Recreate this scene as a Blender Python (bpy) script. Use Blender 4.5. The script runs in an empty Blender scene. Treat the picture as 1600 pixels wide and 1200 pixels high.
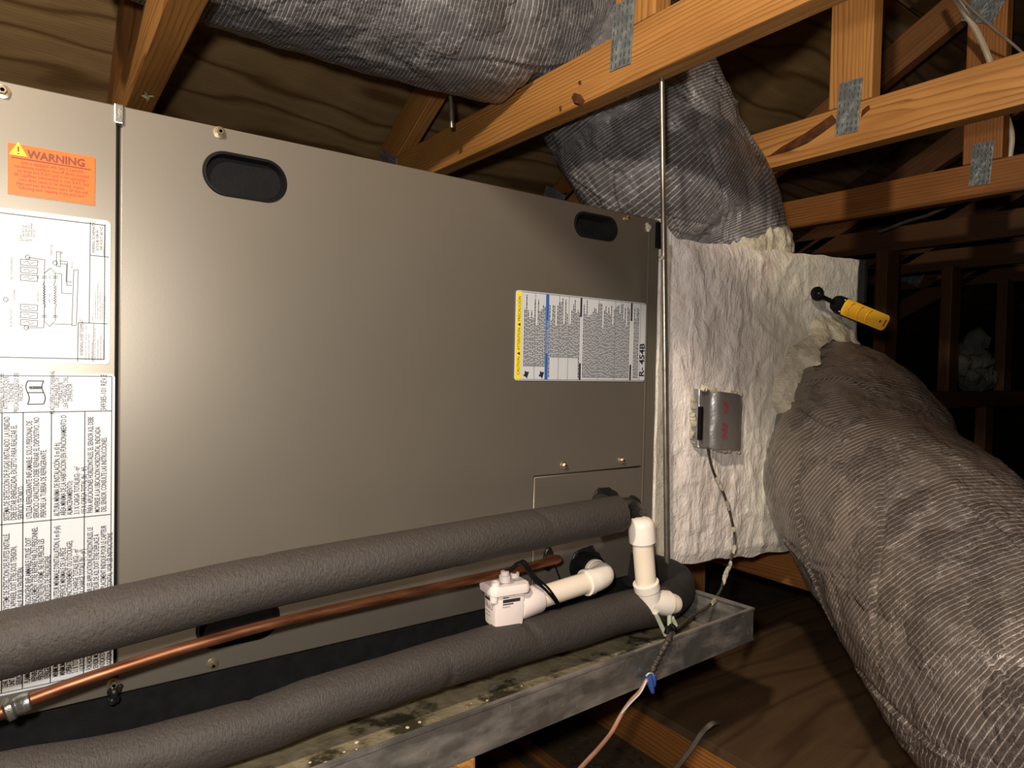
import bpy, bmesh, math, random
from mathutils import Vector, Matrix, noise as mn
random.seed(7)
S = bpy.context.scene
COL = S.collection

# ------------------------------------------------------------------ camera, world, lights, exposure
CAMP = Vector((-0.0674, -0.7096, 0.3105))
YAW, PITCH, ROLL, FPX = 0.6242, 0.0248, -0.0212, 1050.0
_f = Vector((math.sin(YAW)*math.cos(PITCH), math.cos(YAW)*math.cos(PITCH), -math.sin(PITCH)))
_r0 = Vector((math.cos(YAW), -math.sin(YAW), 0)); _d0 = _f.cross(_r0)
RV = math.cos(ROLL)*_r0 + math.sin(ROLL)*_d0
DV = -math.sin(ROLL)*_r0 + math.cos(ROLL)*_d0
cd = bpy.data.cameras.new('camera'); cam = bpy.data.objects.new('camera', cd); COL.objects.link(cam)
cd.sensor_width = 36; cd.lens = FPX/1600*36; cd.clip_start = .02; cd.clip_end = 60
_m = Matrix((RV, -DV, -_f)).transposed().to_4x4(); _m.translation = CAMP
cam.matrix_world = _m
S.camera = cam
w = bpy.data.worlds.new('attic_dark'); S.world = w; w.use_nodes = True
w.node_tree.nodes['Background'].inputs[0].default_value = (.9, .72, .5, 1)
w.node_tree.nodes['Background'].inputs[1].default_value = .012

def lamp(name, loc, power, radius, color):
    l = bpy.data.lights.new(name, 'POINT'); l.energy = power; l.shadow_soft_size = radius; l.color = color
    o = bpy.data.objects.new(name, l); o.location = loc; COL.objects.link(o); return o
lamp('phone_flash', CAMP + Vector((-.05, .0, .06)), 19.0, .018, (1, .95, .88))
lamp('work_lamp', (-.50, -.80, 1.06), 62.0, .035, (1, .86, .68))
S.view_settings.view_transform = 'Standard'; S.view_settings.look = 'None'
S.view_settings.gamma = 1; S.view_settings.use_curve_mapping = False
S.view_settings.exposure = 0.3

def at(u, v, X=None, Y=None, Z=None, d=None):
    """point of the place seen at photo pixel (u, v) on a known plane or at a known depth"""
    q = RV*((u-800)/FPX) + DV*((v-600)/FPX) + _f
    if X is not None: t = (X-CAMP.x)/q.x
    elif Y is not None: t = (Y-CAMP.y)/q.y
    elif Z is not None: t = (Z-CAMP.z)/q.z
    else: t = d
    return CAMP + q*t

# ------------------------------------------------------------------ object helpers
WM = {}
def tag(o, label=None, cat=None, group=None, kind=None):
    if label: o['label'] = label
    if cat: o['category'] = cat
    if group: o['group'] = group
    if kind: o['kind'] = kind
    return o
def link(o, parent, world):
    COL.objects.link(o); WM[o] = world
    if parent is not None:
        o.parent = parent; o.matrix_parent_inverse = WM[parent].inverted()
    o.matrix_basis = world
    return o
def thing(name, label, cat, loc=(0, 0, 0), group=None, kind=None):
    o = bpy.data.objects.new(name, None); o.empty_display_size = .05
    link(o, None, Matrix.Translation(Vector(loc)))
    return tag(o, label, cat, group, kind)
def obj(name, bm, mat, parent=None, smooth=False, mats=None, angle=None):
    """one mesh object from a bmesh in world coordinates; origin moved to its centre"""
    me = bpy.data.meshes.new(name)
    vs = [v.co for v in bm.verts]
    c = Vector([(min(v[i] for v in vs)+max(v[i] for v in vs))/2 for i in range(3)])
    bmesh.ops.translate(bm, verts=bm.verts, vec=-c)
    bm.to_mesh(me); bm.free()
    for m_ in (mats or [mat]): me.materials.append(m_)
    if smooth:
        me.polygons.foreach_set('use_smooth', [True]*len(me.polygons))
        me.set_sharp_from_angle(angle=angle or math.radians(40))
    return link(bpy.data.objects.new(name, me), parent, Matrix.Translation(c))
def struct(name, bm, mat, **k):
    return tag(obj(name, bm, mat, **k), kind='structure')

def B(): return bmesh.new()
def box(bm, lo, hi, bev=0, mi=0):
    lo, hi = Vector(lo), Vector(hi)
    r = bmesh.ops.create_cube(bm, size=1, matrix=Matrix.Translation((lo+hi)/2) @ Matrix.Diagonal((*(hi-lo), 1)))
    vs = r['verts']; fs = list({f for v in vs for f in v.link_faces})
    for f in fs: f.material_index = mi
    if bev:
        es = list({e for v in vs for e in v.link_edges})
        bmesh.ops.bevel(bm, geom=es, offset=bev, segments=2, affect='EDGES', profile=.6)
    return bm
def frame(t, up=(0, 0, 1)):
    t = Vector(t).normalized(); up = Vector(up)
    if abs(t.dot(up)) > .98: up = Vector((1, 0, 0))
    a = t.cross(up).normalized(); b = a.cross(t).normalized()
    return a, b
def cyl(bm, p0, p1, r0, r1=None, n=24, mi=0, cap=True):
    p0, p1 = Vector(p0), Vector(p1); r1 = r0 if r1 is None else r1
    a, b = frame(p1-p0)
    R0 = [bm.verts.new(p0+r0*(a*math.cos(i*math.tau/n)+b*math.sin(i*math.tau/n))) for i in range(n)]
    R1 = [bm.verts.new(p1+r1*(a*math.cos(i*math.tau/n)+b*math.sin(i*math.tau/n))) for i in range(n)]
    fs = [bm.faces.new((R0[i], R0[(i+1) % n], R1[(i+1) % n], R1[i])) for i in range(n)]
    if cap: fs += [bm.faces.new(R0[::-1]), bm.faces.new(R1)]
    for f in fs: f.material_index = mi
    return bm
def lathe(bm, p0, axis, prof, n=28, mi=0):
    """prof: list of (distance along axis, radius)"""
    p0 = Vector(p0); axis = Vector(axis).normalized(); a, b = frame(axis); prev = None
    for k, (s, r) in enumerate(prof):
        R = [bm.verts.new(p0+axis*s+max(r, 1e-5)*(a*math.cos(i*math.tau/n)+b*math.sin(i*math.tau/n))) for i in range(n)]
        if prev:
            for i in range(n):
                bm.faces.new((prev[i], prev[(i+1) % n], R[(i+1) % n], R[i])).material_index = mi
        else: bm.faces.new(R[::-1]).material_index = mi
        prev = R
    bm.faces.new(prev).material_index = mi
    return bm
def spline(P, n):
    """Catmull-Rom through points; values may be tuples of any length"""
    P = [Vector(p) for p in P]; Q = [2*P[0]-P[1]] + P + [2*P[-1]-P[-2]]; out = []
    segs = len(P)-1
    for k in range(segs):
        p0, p1, p2, p3 = Q[k:k+4]; m = max(2, n//segs)
        for j in range(m + (k == segs-1)):
            t = j/m
            out.append(.5*((2*p1)+(p2-p0)*t+(2*p0-5*p1+4*p2-p3)*t*t+(3*p1-p0-3*p2+p3)*t**3))
    return out
def sweep(bm, pts, rad, n=16, disp=None, cap=True, uv=False, mi=0, squash=None):
    """tube along pts; rad(i) radius; disp(s, theta, i) extra radius"""
    m = len(pts); T = [(pts[min(i+1, m-1)]-pts[max(i-1, 0)]).normalized() for i in range(m)]
    a, b = frame(T[0]); rings = []; s = 0; ss = []
    for i in range(m):
        if i: s += (pts[i]-pts[i-1]).length
        ss.append(s)
        a = (a - T[i]*a.dot(T[i])).normalized(); b = T[i].cross(a).normalized()
        r = rad(i) if callable(rad) else rad
        ring = []
        for k in range(n):
            th = k*math.tau/n
            rr = r + (disp(s, th, i) if disp else 0)
            o = rr*(a*math.cos(th)+b*math.sin(th))
            if squash: o.z *= squash(i)
            ring.append(bm.verts.new(pts[i]+o))
        rings.append(ring)
    ul = bm.loops.layers.uv.verify() if uv else None
    for i in range(m-1):
        for k in range(n):
            k2 = (k+1) % n
            f = bm.faces.new((rings[i][k], rings[i+1][k], rings[i+1][k2], rings[i][k2])); f.material_index = mi
            if uv:
                for l, c in zip(f.loops, ((k/n, ss[i]), (k/n, ss[i+1]), ((k+1)/n, ss[i+1]), ((k+1)/n, ss[i]))):
                    l[ul].uv = c
    if cap:
        bm.faces.new(rings[0]).material_index = mi; bm.faces.new(rings[-1][::-1]).material_index = mi
    return bm
def curve_mesh(build):
    """temporary curve -> mesh data"""
    o = build(); COL.objects.link(o)
    dg = bpy.context.evaluated_depsgraph_get()
    me = bpy.data.meshes.new_from_object(o.evaluated_get(dg)); d = o.data
    bpy.data.objects.remove(o); bpy.data.curves.remove(d)
    return me
def plate2d(bm, outer, holes, y0, y1, mi=0):
    """flat sheet in the X-Z plane between y0 and y1 with holes"""
    def build():
        c = bpy.data.curves.new('tmp', 'CURVE'); c.dimensions = '2D'; c.fill_mode = 'BOTH'; c.extrude = abs(y1-y0)/2
        for loop in [outer]+list(holes):
            sp = c.splines.new('POLY'); sp.points.add(len(loop)-1); sp.use_cyclic_u = True
            for p, q in zip(sp.points, loop): p.co = (q[0], q[1], 0, 1)
        return bpy.data.objects.new('tmp', c)
    me = curve_mesh(build)
    me.transform(Matrix.Translation((0, (y0+y1)/2, 0)) @ Matrix.Rotation(math.pi/2, 4, 'X'))
    n0 = len(bm.faces); bm.from_mesh(me); bpy.data.meshes.remove(me)
    bm.faces.ensure_lookup_table()
    for f in bm.faces[n0:]: f.material_index = mi
    bmesh.ops.remove_doubles(bm, verts=bm.verts, dist=1e-6)
    return bm
def rrect(x0, z0, x1, z1, r, n=6):
    out = []
    for cx, cz, a0 in ((x1-r, z1-r, 0), (x0+r, z1-r, 90), (x0+r, z0+r, 180), (x1-r, z0+r, 270)):
        for k in range(n+1):
            a = math.radians(a0+90*k/n); out.append((cx+r*math.cos(a), cz+r*math.sin(a)))
    return out
def text(bm, s, size, x, z, y, up=True, align='LEFT', mi=0, sx=1, bold=0, M4=None):
    """lettering on the cabinet face; up=True reads from bottom to top"""
    def build():
        c = bpy.data.curves.new('tmp', 'FONT'); c.body = s; c.size = size; c.align_x = align
        c.resolution_u = 2; c.offset = bold; c.extrude = 0
        return bpy.data.objects.new('tmp', c)
    me = curve_mesh(build)
    T = Matrix(((0, -1, 0, x), (0, 0, -1, y), (sx, 0, 0, z), (0, 0, 0, 1))) if up else \
        Matrix(((sx, 0, 0, x), (0, 0, -1, y), (0, 1, 0, z), (0, 0, 0, 1)))
    me.transform(M4 or T)
    n0 = len(bm.faces); bm.from_mesh(me); bpy.data.meshes.remove(me)
    bm.faces.ensure_lookup_table()
    for f in bm.faces[n0:]: f.material_index = mi
def quad(bm, x0, z0, x1, z1, y, mi=0):
    f = bm.faces.new([bm.verts.new(p) for p in ((x0, y, z0), (x1, y, z0), (x1, y, z1), (x0, y, z1))]); f.material_index = mi
def line(bm, x0, z0, x1, z1, wd, y, mi=0):
    d = Vector((x1-x0, z1-z0)); d.normalize(); n = Vector((-d.y, d.x))*wd/2
    f = bm.faces.new([bm.verts.new(p) for p in ((x0-n.x, y, z0-n.y), (x1-n.x, y, z1-n.y), (x1+n.x, y, z1+n.y), (x0+n.x, y, z0+n.y))])
    f.material_index = mi

# ------------------------------------------------------------------ materials
class NT:
    def __init__(s, name):
        s.m = bpy.data.materials.new(name); s.m.use_nodes = True; s.t = s.m.node_tree; s.n = s.t.nodes
        s.p = s.n['Principled BSDF']
    def new(s, typ, **k):
        n = s.n.new('ShaderNode'+typ)
        for a, v in k.items(): setattr(n, a, v)
        return n
    def lk(s, a, b): s.t.links.new(a, b)
    def val(s, sock, v):
        if hasattr(v, 'links') or isinstance(v, bpy.types.NodeSocket): s.lk(v, sock)
        else: sock.default_value = v
    def math(s, op, a, b=0, c=0):
        n = s.new('Math', operation=op)
        for i, v in enumerate((a, b, c)): s.val(n.inputs[i], v)
        return n.outputs[0]
    def coords(s, kind='Object', scale=(1, 1, 1), rand=False):
        c = s.new('TexCoord').outputs[kind]; mp = s.new('Mapping'); s.lk(c, mp.inputs[0]); mp.inputs['Scale'].default_value = scale
        if rand:
            oi = s.new('ObjectInfo'); cb = s.new('CombineXYZ')
            s.lk(s.math('MULTIPLY', oi.outputs['Random'], 17.3), cb.inputs[0])
            s.lk(s.math('MULTIPLY_ADD', oi.outputs['Random'], .16, -.08), cb.inputs[1])
            s.lk(s.math('MULTIPLY_ADD', s.math('FRACT', s.math('MULTIPLY', oi.outputs['Random'], 7.7)), .12, .03), cb.inputs[2])
            s.lk(cb.outputs[0], mp.inputs['Location'])
        return mp.outputs[0]
    def noise(s, vec, scale, detail=4, rough=.55, dist=0):
        n = s.new('TexNoise'); s.lk(vec, n.inputs['Vector']); n.inputs['Scale'].default_value = scale
        n.inputs['Detail'].default_value = detail; n.inputs['Roughness'].default_value = rough; n.inputs['Distortion'].default_value = dist
        return n.outputs['Fac']
    def ramp(s, fac, stops):
        n = s.new('ValToRGB'); s.lk(fac, n.inputs[0]); e = n.color_ramp.elements
        while len(e) < len(stops): e.new(.5)
        for el, (p, c) in zip(e, stops): el.position = p; el.color = (*c, 1) if len(c) == 3 else c
        return n.outputs[0]
    def mix(s, fac, a, b, mode='MIX'):
        n = s.new('Mix', data_type='RGBA', blend_type=mode)
        s.val(n.inputs[0], fac)
        for sock, v in ((n.inputs[6], a), (n.inputs[7], b)):
            s.val(sock, (*v, 1) if isinstance(v, tuple) and len(v) == 3 else v)
        return n.outputs[2]
    def bump(s, h, dist, strength=1, prev=None):
        n = s.new('Bump'); s.lk(h, n.inputs['Height']); n.inputs['Distance'].default_value = dist; n.inputs['Strength'].default_value = strength
        if prev: s.lk(prev, n.inputs['Normal'])
        return n.outputs[0]
    def done(s, base, rough=.5, metal=0, normal=None, spec=None, coat=None):
        s.val(s.p.inputs['Base Color'], (*base, 1) if isinstance(base, tuple) else base)
        s.val(s.p.inputs['Roughness'], rough); s.val(s.p.inputs['Metallic'], metal)
        if normal: s.lk(normal, s.p.inputs['Normal'])
        if spec is not None: s.p.inputs['Specular IOR Level'].default_value = spec
        if coat is not None: s.p.inputs['Coat Weight'].default_value = coat
        return s.m
def simple(name, base, rough=.5, metal=0, var=.12, scale=30, bscale=0, bdist=.001, spec=None, kind='Object'):
    n = NT(name); c = n.coords(kind); f = n.noise(c, scale, 5)
    dark = tuple(x*(1-var) for x in base); light = tuple(min(1, x*(1+var)) for x in base)
    col = n.ramp(f, [(.3, dark), (.7, light)]); nm = None
    if bscale: nm = n.bump(n.noise(c, bscale, 4), bdist)
    return n.done(col, rough, metal, nm, spec)

def wood(name, light, mid, dark, rough=.55, ring=46):
    n = NT(name); c = n.coords('Object', (.10, 1, 1), rand=True)
    nz = n.new('TexNoise'); n.lk(c, nz.inputs['Vector']); nz.inputs['Scale'].default_value = 11; nz.inputs['Detail'].default_value = 4
    vm = n.new('VectorMath', operation='MULTIPLY_ADD'); n.lk(nz.outputs['Color'], vm.inputs[0]); vm.inputs[1].default_value = (.055, .055, .055); n.lk(c, vm.inputs[2])
    wv = n.new('TexWave', wave_type='RINGS', rings_direction='X', wave_profile='SAW'); n.lk(vm.outputs[0], wv.inputs['Vector'])
    wv.inputs['Scale'].default_value = ring; wv.inputs['Distortion'].default_value = 1.2; wv.inputs['Detail'].default_value = 2; wv.inputs['Detail Scale'].default_value = 1.5
    c2 = n.coords('Object', (2.5, 60, 60), rand=True)
    fib = n.noise(c2, 6, 4)
    big = n.noise(n.coords('Object', (1.5, 6, 6), rand=True), 3, 3)
    col = n.ramp(wv.outputs['Fac'], [(0, light), (.40, light), (.66, mid), (.90, dark), (1, light)])
    fad = n.ramp(n.noise(n.coords('Object', (1.2, 14, 14), rand=True), 4, 3), [(.35, (.08, .08, .08)), (.65, (.8, .8, .8))])
    col = n.mix(fad, col, tuple((x*.45+y*.55) for x, y in zip(light, mid)))
    col = n.mix(n.math('MULTIPLY', fib, .30), col, mid, 'MIX')
    col = n.mix(n.ramp(big, [(.35, (.0, .0, .0)), (.7, (.55, .55, .55))]), col, tuple(x*.62 for x in mid))
    vor = n.new('TexVoronoi'); n.lk(n.coords('Object', (2.2, 9, 9), rand=True), vor.inputs['Vector']); vor.inputs['Scale'].default_value = 1.6
    kn = n.ramp(vor.outputs['Distance'], [(.06, (1, 1, 1)), (.13, (0, 0, 0))])
    col = n.mix(n.math('MULTIPLY', kn, .75), col, tuple(x*.25 for x in dark))
    nm = n.bump(n.math('ADD', n.math('MULTIPLY', wv.outputs['Fac'], .5), fib), .0012, .6)
    return n.done(col, rough, 0, nm, .35)
def plywood(name, light, mid, dark):
    n = NT(name); c = n.coords('Object', (.5, 2.0, 2.0), rand=True)
    nz = n.new('TexNoise'); n.lk(c, nz.inputs['Vector']); nz.inputs['Scale'].default_value = 3.0; nz.inputs['Detail'].default_value = 2
    vm = n.new('VectorMath', operation='MULTIPLY_ADD'); n.lk(nz.outputs['Color'], vm.inputs[0]); vm.inputs[1].default_value = (.55, .55, .55); n.lk(c, vm.inputs[2])
    wv = n.new('TexWave', wave_type='BANDS', bands_direction='Y', wave_profile='SIN'); n.lk(vm.outputs[0], wv.inputs['Vector'])
    wv.inputs['Scale'].default_value = 2.4; wv.inputs['Distortion'].default_value = 2.5; wv.inputs['Detail'].default_value = 3; wv.inputs['Detail Scale'].default_value = 1.2
    fib = n.noise(n.coords('Object', (3, 90, 90), rand=True), 4, 4)
    big = n.noise(n.coords('Object', (1.2, 2.5, 2.5), rand=True), 3, 4)
    col = n.ramp(wv.outputs['Fac'], [(0, dark), (.12, mid), (.5, light), (1, tuple((x+y)/2 for x, y in zip(light, mid)))])
    col = n.mix(n.math('MULTIPLY', fib, .35), col, dark)
    col = n.mix(n.ramp(big, [(.4, (0, 0, 0)), (.75, (.5, .5, .5))]), col, tuple(x*.6 for x in dark))
    chips = n.ramp(n.noise(n.coords('Object', (60, 110, 110), rand=True), 3, 2), [(.76, (0, 0, 0)), (.79, (.6, .6, .6))])
    col = n.mix(chips, col, tuple(min(1, x*1.25) for x in light))
    nm = n.bump(n.math('ADD', n.math('MULTIPLY', wv.outputs['Fac'], .4), fib), .001, .7)
    return n.done(col, .65, 0, nm, .3)
def film(name, base, linec, pitch, metal=.45, rough=.22, dust=(.35, .26, .17), dustamt=.25, cr_=.022):
    n = NT(name); uv = n.new('TexCoord').outputs['UV']; sp = n.new('SeparateXYZ'); n.lk(uv, sp.inputs[0])
    ob = n.coords('Object')
    wob = n.math('MULTIPLY', n.noise(ob, 9, 1), .0022)
    ph = n.math('FRACT', n.math('ADD', n.math('DIVIDE', n.math('ADD', sp.outputs[1], wob), pitch), n.math('MULTIPLY', sp.outputs[0], 1)))
    dist = n.math('ABSOLUTE', n.math('SUBTRACT', ph, .5))          # 0 on the wire
    ln = n.ramp(dist, [(.06, (1, 1, 1)), (.12, (0, 0, 0))])
    fade = n.ramp(n.noise(ob, 9, 4), [(.3, (.5, .5, .5)), (.55, (1, 1, 1))])
    lf = n.math('MULTIPLY', ln, fade)
    col = n.mix(n.noise(ob, 25, 4), tuple(x*.8 for x in base), tuple(x*1.2 for x in base))
    dm = n.ramp(n.noise(ob, 5, 5), [(.4, (0, 0, 0)), (.75, (1, 1, 1))])
    col = n.mix(n.math('MULTIPLY', dm, dustamt), col, dust)
    col = n.mix(n.math('MULTIPLY', lf, .72), col, linec)
    cr = n.noise(n.coords('Object', (1, 1, 1)), 60, 5, .7, 1.2)
    rid = n.math('ABSOLUTE', n.math('SUBTRACT', cr, .5))
    msk = n.ramp(n.noise(ob, 11, 3), [(.42, (.12, .12, .12)), (.62, (1, 1, 1))])
    h = n.math('MULTIPLY', n.math('SUBTRACT', .2, rid), msk)
    nm = n.bump(n.math('SUBTRACT', 1, n.math('MULTIPLY', dist, 2)), .0006, .4)
    nm = n.bump(h, cr_, .7, nm)
    h2 = n.math('MULTIPLY', n.noise(ob, 130, 4, .7, 1.5), n.ramp(n.noise(ob, 17, 3), [(.5, (0, 0, 0)), (.66, (1, 1, 1))]))
    nm = n.bump(h2, .020, .75, nm)
    nm = n.bump(n.noise(ob, 420, 2), .0006, .5, nm)
    ro = n.math('ADD', n.math('MULTIPLY', dm, .15), rough)
    m_ = n.done(col, n.math('ADD', ro, .14), n.math('MULTIPLY', n.math('SUBTRACT', 1, lf), metal*.5), nm, .5, 1.0); n.p.inputs['Coat Roughness'].default_value = .10; n.lk(nm, n.p.inputs['Coat Normal']); return m_
def mastic(name):
    n = NT(name); ob = n.coords('Object')
    zone = n.noise(ob, 3.2, 4); sx = n.new('SeparateXYZ'); n.lk(ob, sx.inputs[0])
    side = n.math('ADD', n.math('MULTIPLY', sx.outputs[0], 2.6), n.math('MULTIPLY', zone, .9))
    col = n.ramp(side, [(-.05, (.90, .81, .76)), (.30, (.88, .82, .72)), (.62, (.80, .75, .63)), (.9, (.72, .70, .62))])
    pink = n.ramp(n.noise(ob, 16, 4), [(.58, (0, 0, 0)), (.72, (1, 1, 1))])
    pk = n.math('MULTIPLY', n.math('MULTIPLY', pink, n.ramp(sx.outputs[0], [(.0, (1, 1, 1)), (.05, (0, 0, 0))])), .30)
    col = n.mix(pk, col, (.55, .26, .27))
    dirt = n.ramp(n.noise(n.coords('Object', (7, 7, 2)), 6, 5), [(.5, (0, 0, 0)), (.8, (.45, .45, .45))])
    col = n.mix(dirt, col, (.33, .27, .20))
    nm = n.bump(n.noise(n.coords('Object', (6, 6, 1.8)), 14, 4, .6, .6), .003, .35)
    nm = n.bump(n.noise(ob, 45, 5, .65, 1.0), .006, .6, nm)
    nm = n.bump(n.math('MULTIPLY', n.math('ABSOLUTE', n.math('SUBTRACT', n.noise(n.coords('Object', (1.6, 1, .7)), 17, 5, .62, .8), .5)), n.ramp(side, [(.15, (1, 1, 1)), (.6, (.15, .15, .15))])), .014, .55, nm)
    return n.done(col, n.ramp(side, [(.1, (.30, .30, .30)), (.6, (.5, .5, .5))]), 0, nm, .6)
def galv(name):
    n = NT(name); ob = n.coords('Object')
    v = n.new('TexVoronoi'); n.lk(ob, v.inputs['Vector']); v.inputs['Scale'].default_value = 70
    col = n.mix(n.math('MULTIPLY', v.outputs['Color'], .5), (.20, .19, .18), (.34, .33, .31))
    d = n.ramp(n.noise(n.coords('Object', (4, 4, 12)), 4, 5), [(.42, (0, 0, 0)), (.7, (.9, .9, .9))])
    col = n.mix(n.math('MULTIPLY', d, .5), col, (.24, .18, .14))
    sc = n.ramp(n.noise(n.coords('Object', (60, 60, 8)), 5, 3), [(.68, (0, 0, 0)), (.72, (.7, .7, .7))])
    col = n.mix(sc, col, (.6, .58, .55))
    return n.done(col, n.math('ADD', .36, n.math('MULTIPLY', d, .3)), n.math('SUBTRACT', .75, n.math('MULTIPLY', d, .55)), n.bump(n.noise(ob, 90, 3), .0006, .6))

PAINT = NT('cabinet_paint'); _c = PAINT.coords('Object')
PAINT = PAINT.done(PAINT.ramp(PAINT.noise(_c, 5, 3), [(.3, (.228, .200, .163)), (.7, (.247, .217, .177))]), .40, .62, PAINT.bump(PAINT.noise(_c, 900, 2), .0001, .2), .5)
PAINT2 = simple('cabinet_trim_paint', (.16, .14, .108), .45, .35, .06, 10)
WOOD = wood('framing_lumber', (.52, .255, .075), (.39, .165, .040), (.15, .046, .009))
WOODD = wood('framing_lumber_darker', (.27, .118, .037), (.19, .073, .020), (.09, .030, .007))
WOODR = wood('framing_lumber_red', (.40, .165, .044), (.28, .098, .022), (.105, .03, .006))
PLY = plywood('roof_plywood', (.30, .195, .09), (.235, .142, .058), (.12, .064, .023))
PLYF = plywood('floor_plywood', (.135, .078, .038), (.11, .060, .029), (.075, .040, .019))
GANG = NT('gang_plate_steel'); _c = GANG.coords('Object')
GANG = GANG.done(GANG.ramp(GANG.noise(_c, 60, 4), [(.35, (.16, .18, .19)), (.6, (.29, .32, .33)), (.75, (.48, .50, .50))]), .38, .45, GANG.bump(GANG.noise(_c, 130, 3), .002, .8))
SLOT = simple('plate_slot', (.06, .055, .045), .7)
BARK = simple('bark', (.085, .030, .012), .85, 0, .4, 60, 150, .002, .2)
GALV = galv('galvanised_pan')
PLY2 = plywood('roof_plywood_shaded', (.15, .085, .036), (.115, .062, .025), (.06, .029, .010))  # redder, darker panels; light falloff towards the right is painted into the colour
WOODX = wood('framing_lumber_far_shade', (.13, .055, .018), (.095, .036, .011), (.045, .015, .004))  # same lumber darkened for far trusses and studs: dimness painted into the colour
FOAM = NT('pipe_foam'); _c = FOAM.coords('Object'); _n1 = FOAM.noise(FOAM.coords('Object', (60, 20, 20)), 12, 4)
FOAM = FOAM.done(FOAM.mix(FOAM.math('MULTIPLY', FOAM.noise(_c, 12, 4), .45), FOAM.ramp(_n1, [(.3, (.027, .022, .020)), (.7, (.048, .040, .036))]), (.068, .056, .049)), .62, 0,
                 FOAM.bump(FOAM.noise(FOAM.coords('Object', (1, 1, 1)), 260, 3), .0016, .6, FOAM.bump(_n1, .0025, .45)), .4)
FOAMD = simple('black_foam', (.016, .014, .013), .7, 0, .3, 30, 200, .001)
BLACK = simple('black_plastic', (.005, .005, .0055), .6, 0, .2, 40, 300, .0002, .12)
BLACKM = simple('black_matt', (.008, .008, .008), .85, 0, .4, 50, 120, .0006, .2)
TAR = simple('black_sealant', (.010, .010, .011), .32, 0, .2, 60, 120, .003)
PVC = simple('pvc_plastic', (.86, .74, .60), .38, 0, .07, 14)
PVCW = simple('pvc_fitting', (.90, .81, .72), .36, 0, .05, 14)
SWITCH = simple('white_switch_plastic', (.84, .72, .68), .45, 0, .04, 20)
COPPER = NT('copper'); _c = COPPER.coords('Object')
COPPER = COPPER.done(COPPER.ramp(COPPER.noise(COPPER.coords('Object', (6, 40, 40)), 4, 5), [(.3, (.11, .036, .018)), (.5, (.26, .095, .045)), (.72, (.42, .18, .09))]), .45, .8)
SILVER = simple('steel', (.34, .33, .30), .34, .9, .2, 60, 200, .0006)
ZINC = simple('zinc_screw', (.62, .52, .36), .28, .9, .15, 80)
ROD = simple('rod_steel', (.34, .31, .26), .35, .85, .25, 60)
MAST = mastic('duct_mastic')
CREAM = NT('cream_mastic'); _c = CREAM.coords('Object')
CREAM = CREAM.done(CREAM.ramp(CREAM.noise(_c, 22, 5), [(.3, (.42, .37, .27)), (.55, (.62, .56, .43)), (.8, (.72, .67, .55))]), .4, 0,
                   CREAM.bump(CREAM.noise(CREAM.coords('Object', (1, 1, 1)), 70, 5, .65, 1.5), .008, .8), .5)
FILM = film('duct_film', (.098, .078, .072), (.44, .37, .32), .0062)
FILMB = film('duct_film_upper', (.135, .131, .142), (.58, .55, .53), .0062, .5, .27, (.22, .18, .16), .2, .019)
FOIL = NT('foil_tape'); _c = FOIL.coords('Object')
FOIL = FOIL.done((.40, .385, .38), .30, .75, FOIL.bump(FOIL.noise(_c, 90, 4), .0015, .5))
WHITE = simple('label_paper', (.56, .57, .595), .45, 0, .03, 8)
ORANGE = simple('label_orange', (.72, .115, .003), .4, 0, .04, 12)
YELLOW = simple('label_yellow', (.88, .68, .02), .4, 0, .03, 12)
BLUE = simple('label_blue', (.03, .12, .42), .4, 0, .03, 12)
INK = simple('ink', (.025, .024, .03), .5, 0, .1, 30)
INKG = simple('ink_grey', (.035, .035, .04), .5, 0, .1, 30)
INKR = simple('ink_dark_red', (.16, .022, .004), .5, 0, .1, 30)
RED = simple('ink_red', (.38, .02, .05), .45, 0, .2, 60)
YBODY = simple('tool_yellow', (.98, .52, .04), .35, 0, .06, 40)
YBODY2 = simple('tool_yellow_dark', (.70, .26, .01), .35, 0, .06, 40)
ROMEX = simple('cable_cream', (.60, .50, .36), .5, 0, .1, 40)
CABG = simple('cable_grey', (.26, .21, .17), .5, 0, .15, 40)
CABD = simple('taped_cable', (.045, .036, .030), .5, 0, .7, 120)
WIREB = simple('wire_brown', (.40, .21, .14), .45, 0, .15, 60)
BLUEN = simple('wire_nut_blue', (.04, .09, .34), .45, 0, .1, 40)
GREENW = simple('pale_green_plastic', (.50, .54, .38), .4, 0, .1, 40)
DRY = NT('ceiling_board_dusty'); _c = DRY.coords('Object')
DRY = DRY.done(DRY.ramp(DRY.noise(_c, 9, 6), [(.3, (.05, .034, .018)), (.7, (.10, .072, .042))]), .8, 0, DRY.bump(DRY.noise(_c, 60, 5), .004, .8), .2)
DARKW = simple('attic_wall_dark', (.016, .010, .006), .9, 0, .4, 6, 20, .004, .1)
INSUL = simple('pale_insulation', (.12, .12, .10), .9, 0, .2, 20, 60, .01, .1)
CHIP = simple('pale_debris', (.60, .50, .34), .7, 0, .3, 90)
CHIPD = simple('dark_debris', (.03, .02, .012), .8, 0, .3, 90)
PANDIRT = NT('pan_sediment'); _c = PANDIRT.coords('Object')
PANDIRT = PANDIRT.done(PANDIRT.mix(PANDIRT.ramp(PANDIRT.noise(_c, 14, 6, .65), [(.52, (0, 0, 0)), (.6, (.95, .95, .95))]), PANDIRT.ramp(PANDIRT.noise(_c, 30, 5), [(.3, (.17, .135, .08)), (.7, (.30, .25, .155))]), (.03, .024, .013)), .5, .1,
                       PANDIRT.bump(PANDIRT.noise(_c, 120, 4), .002, .7))

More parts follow.
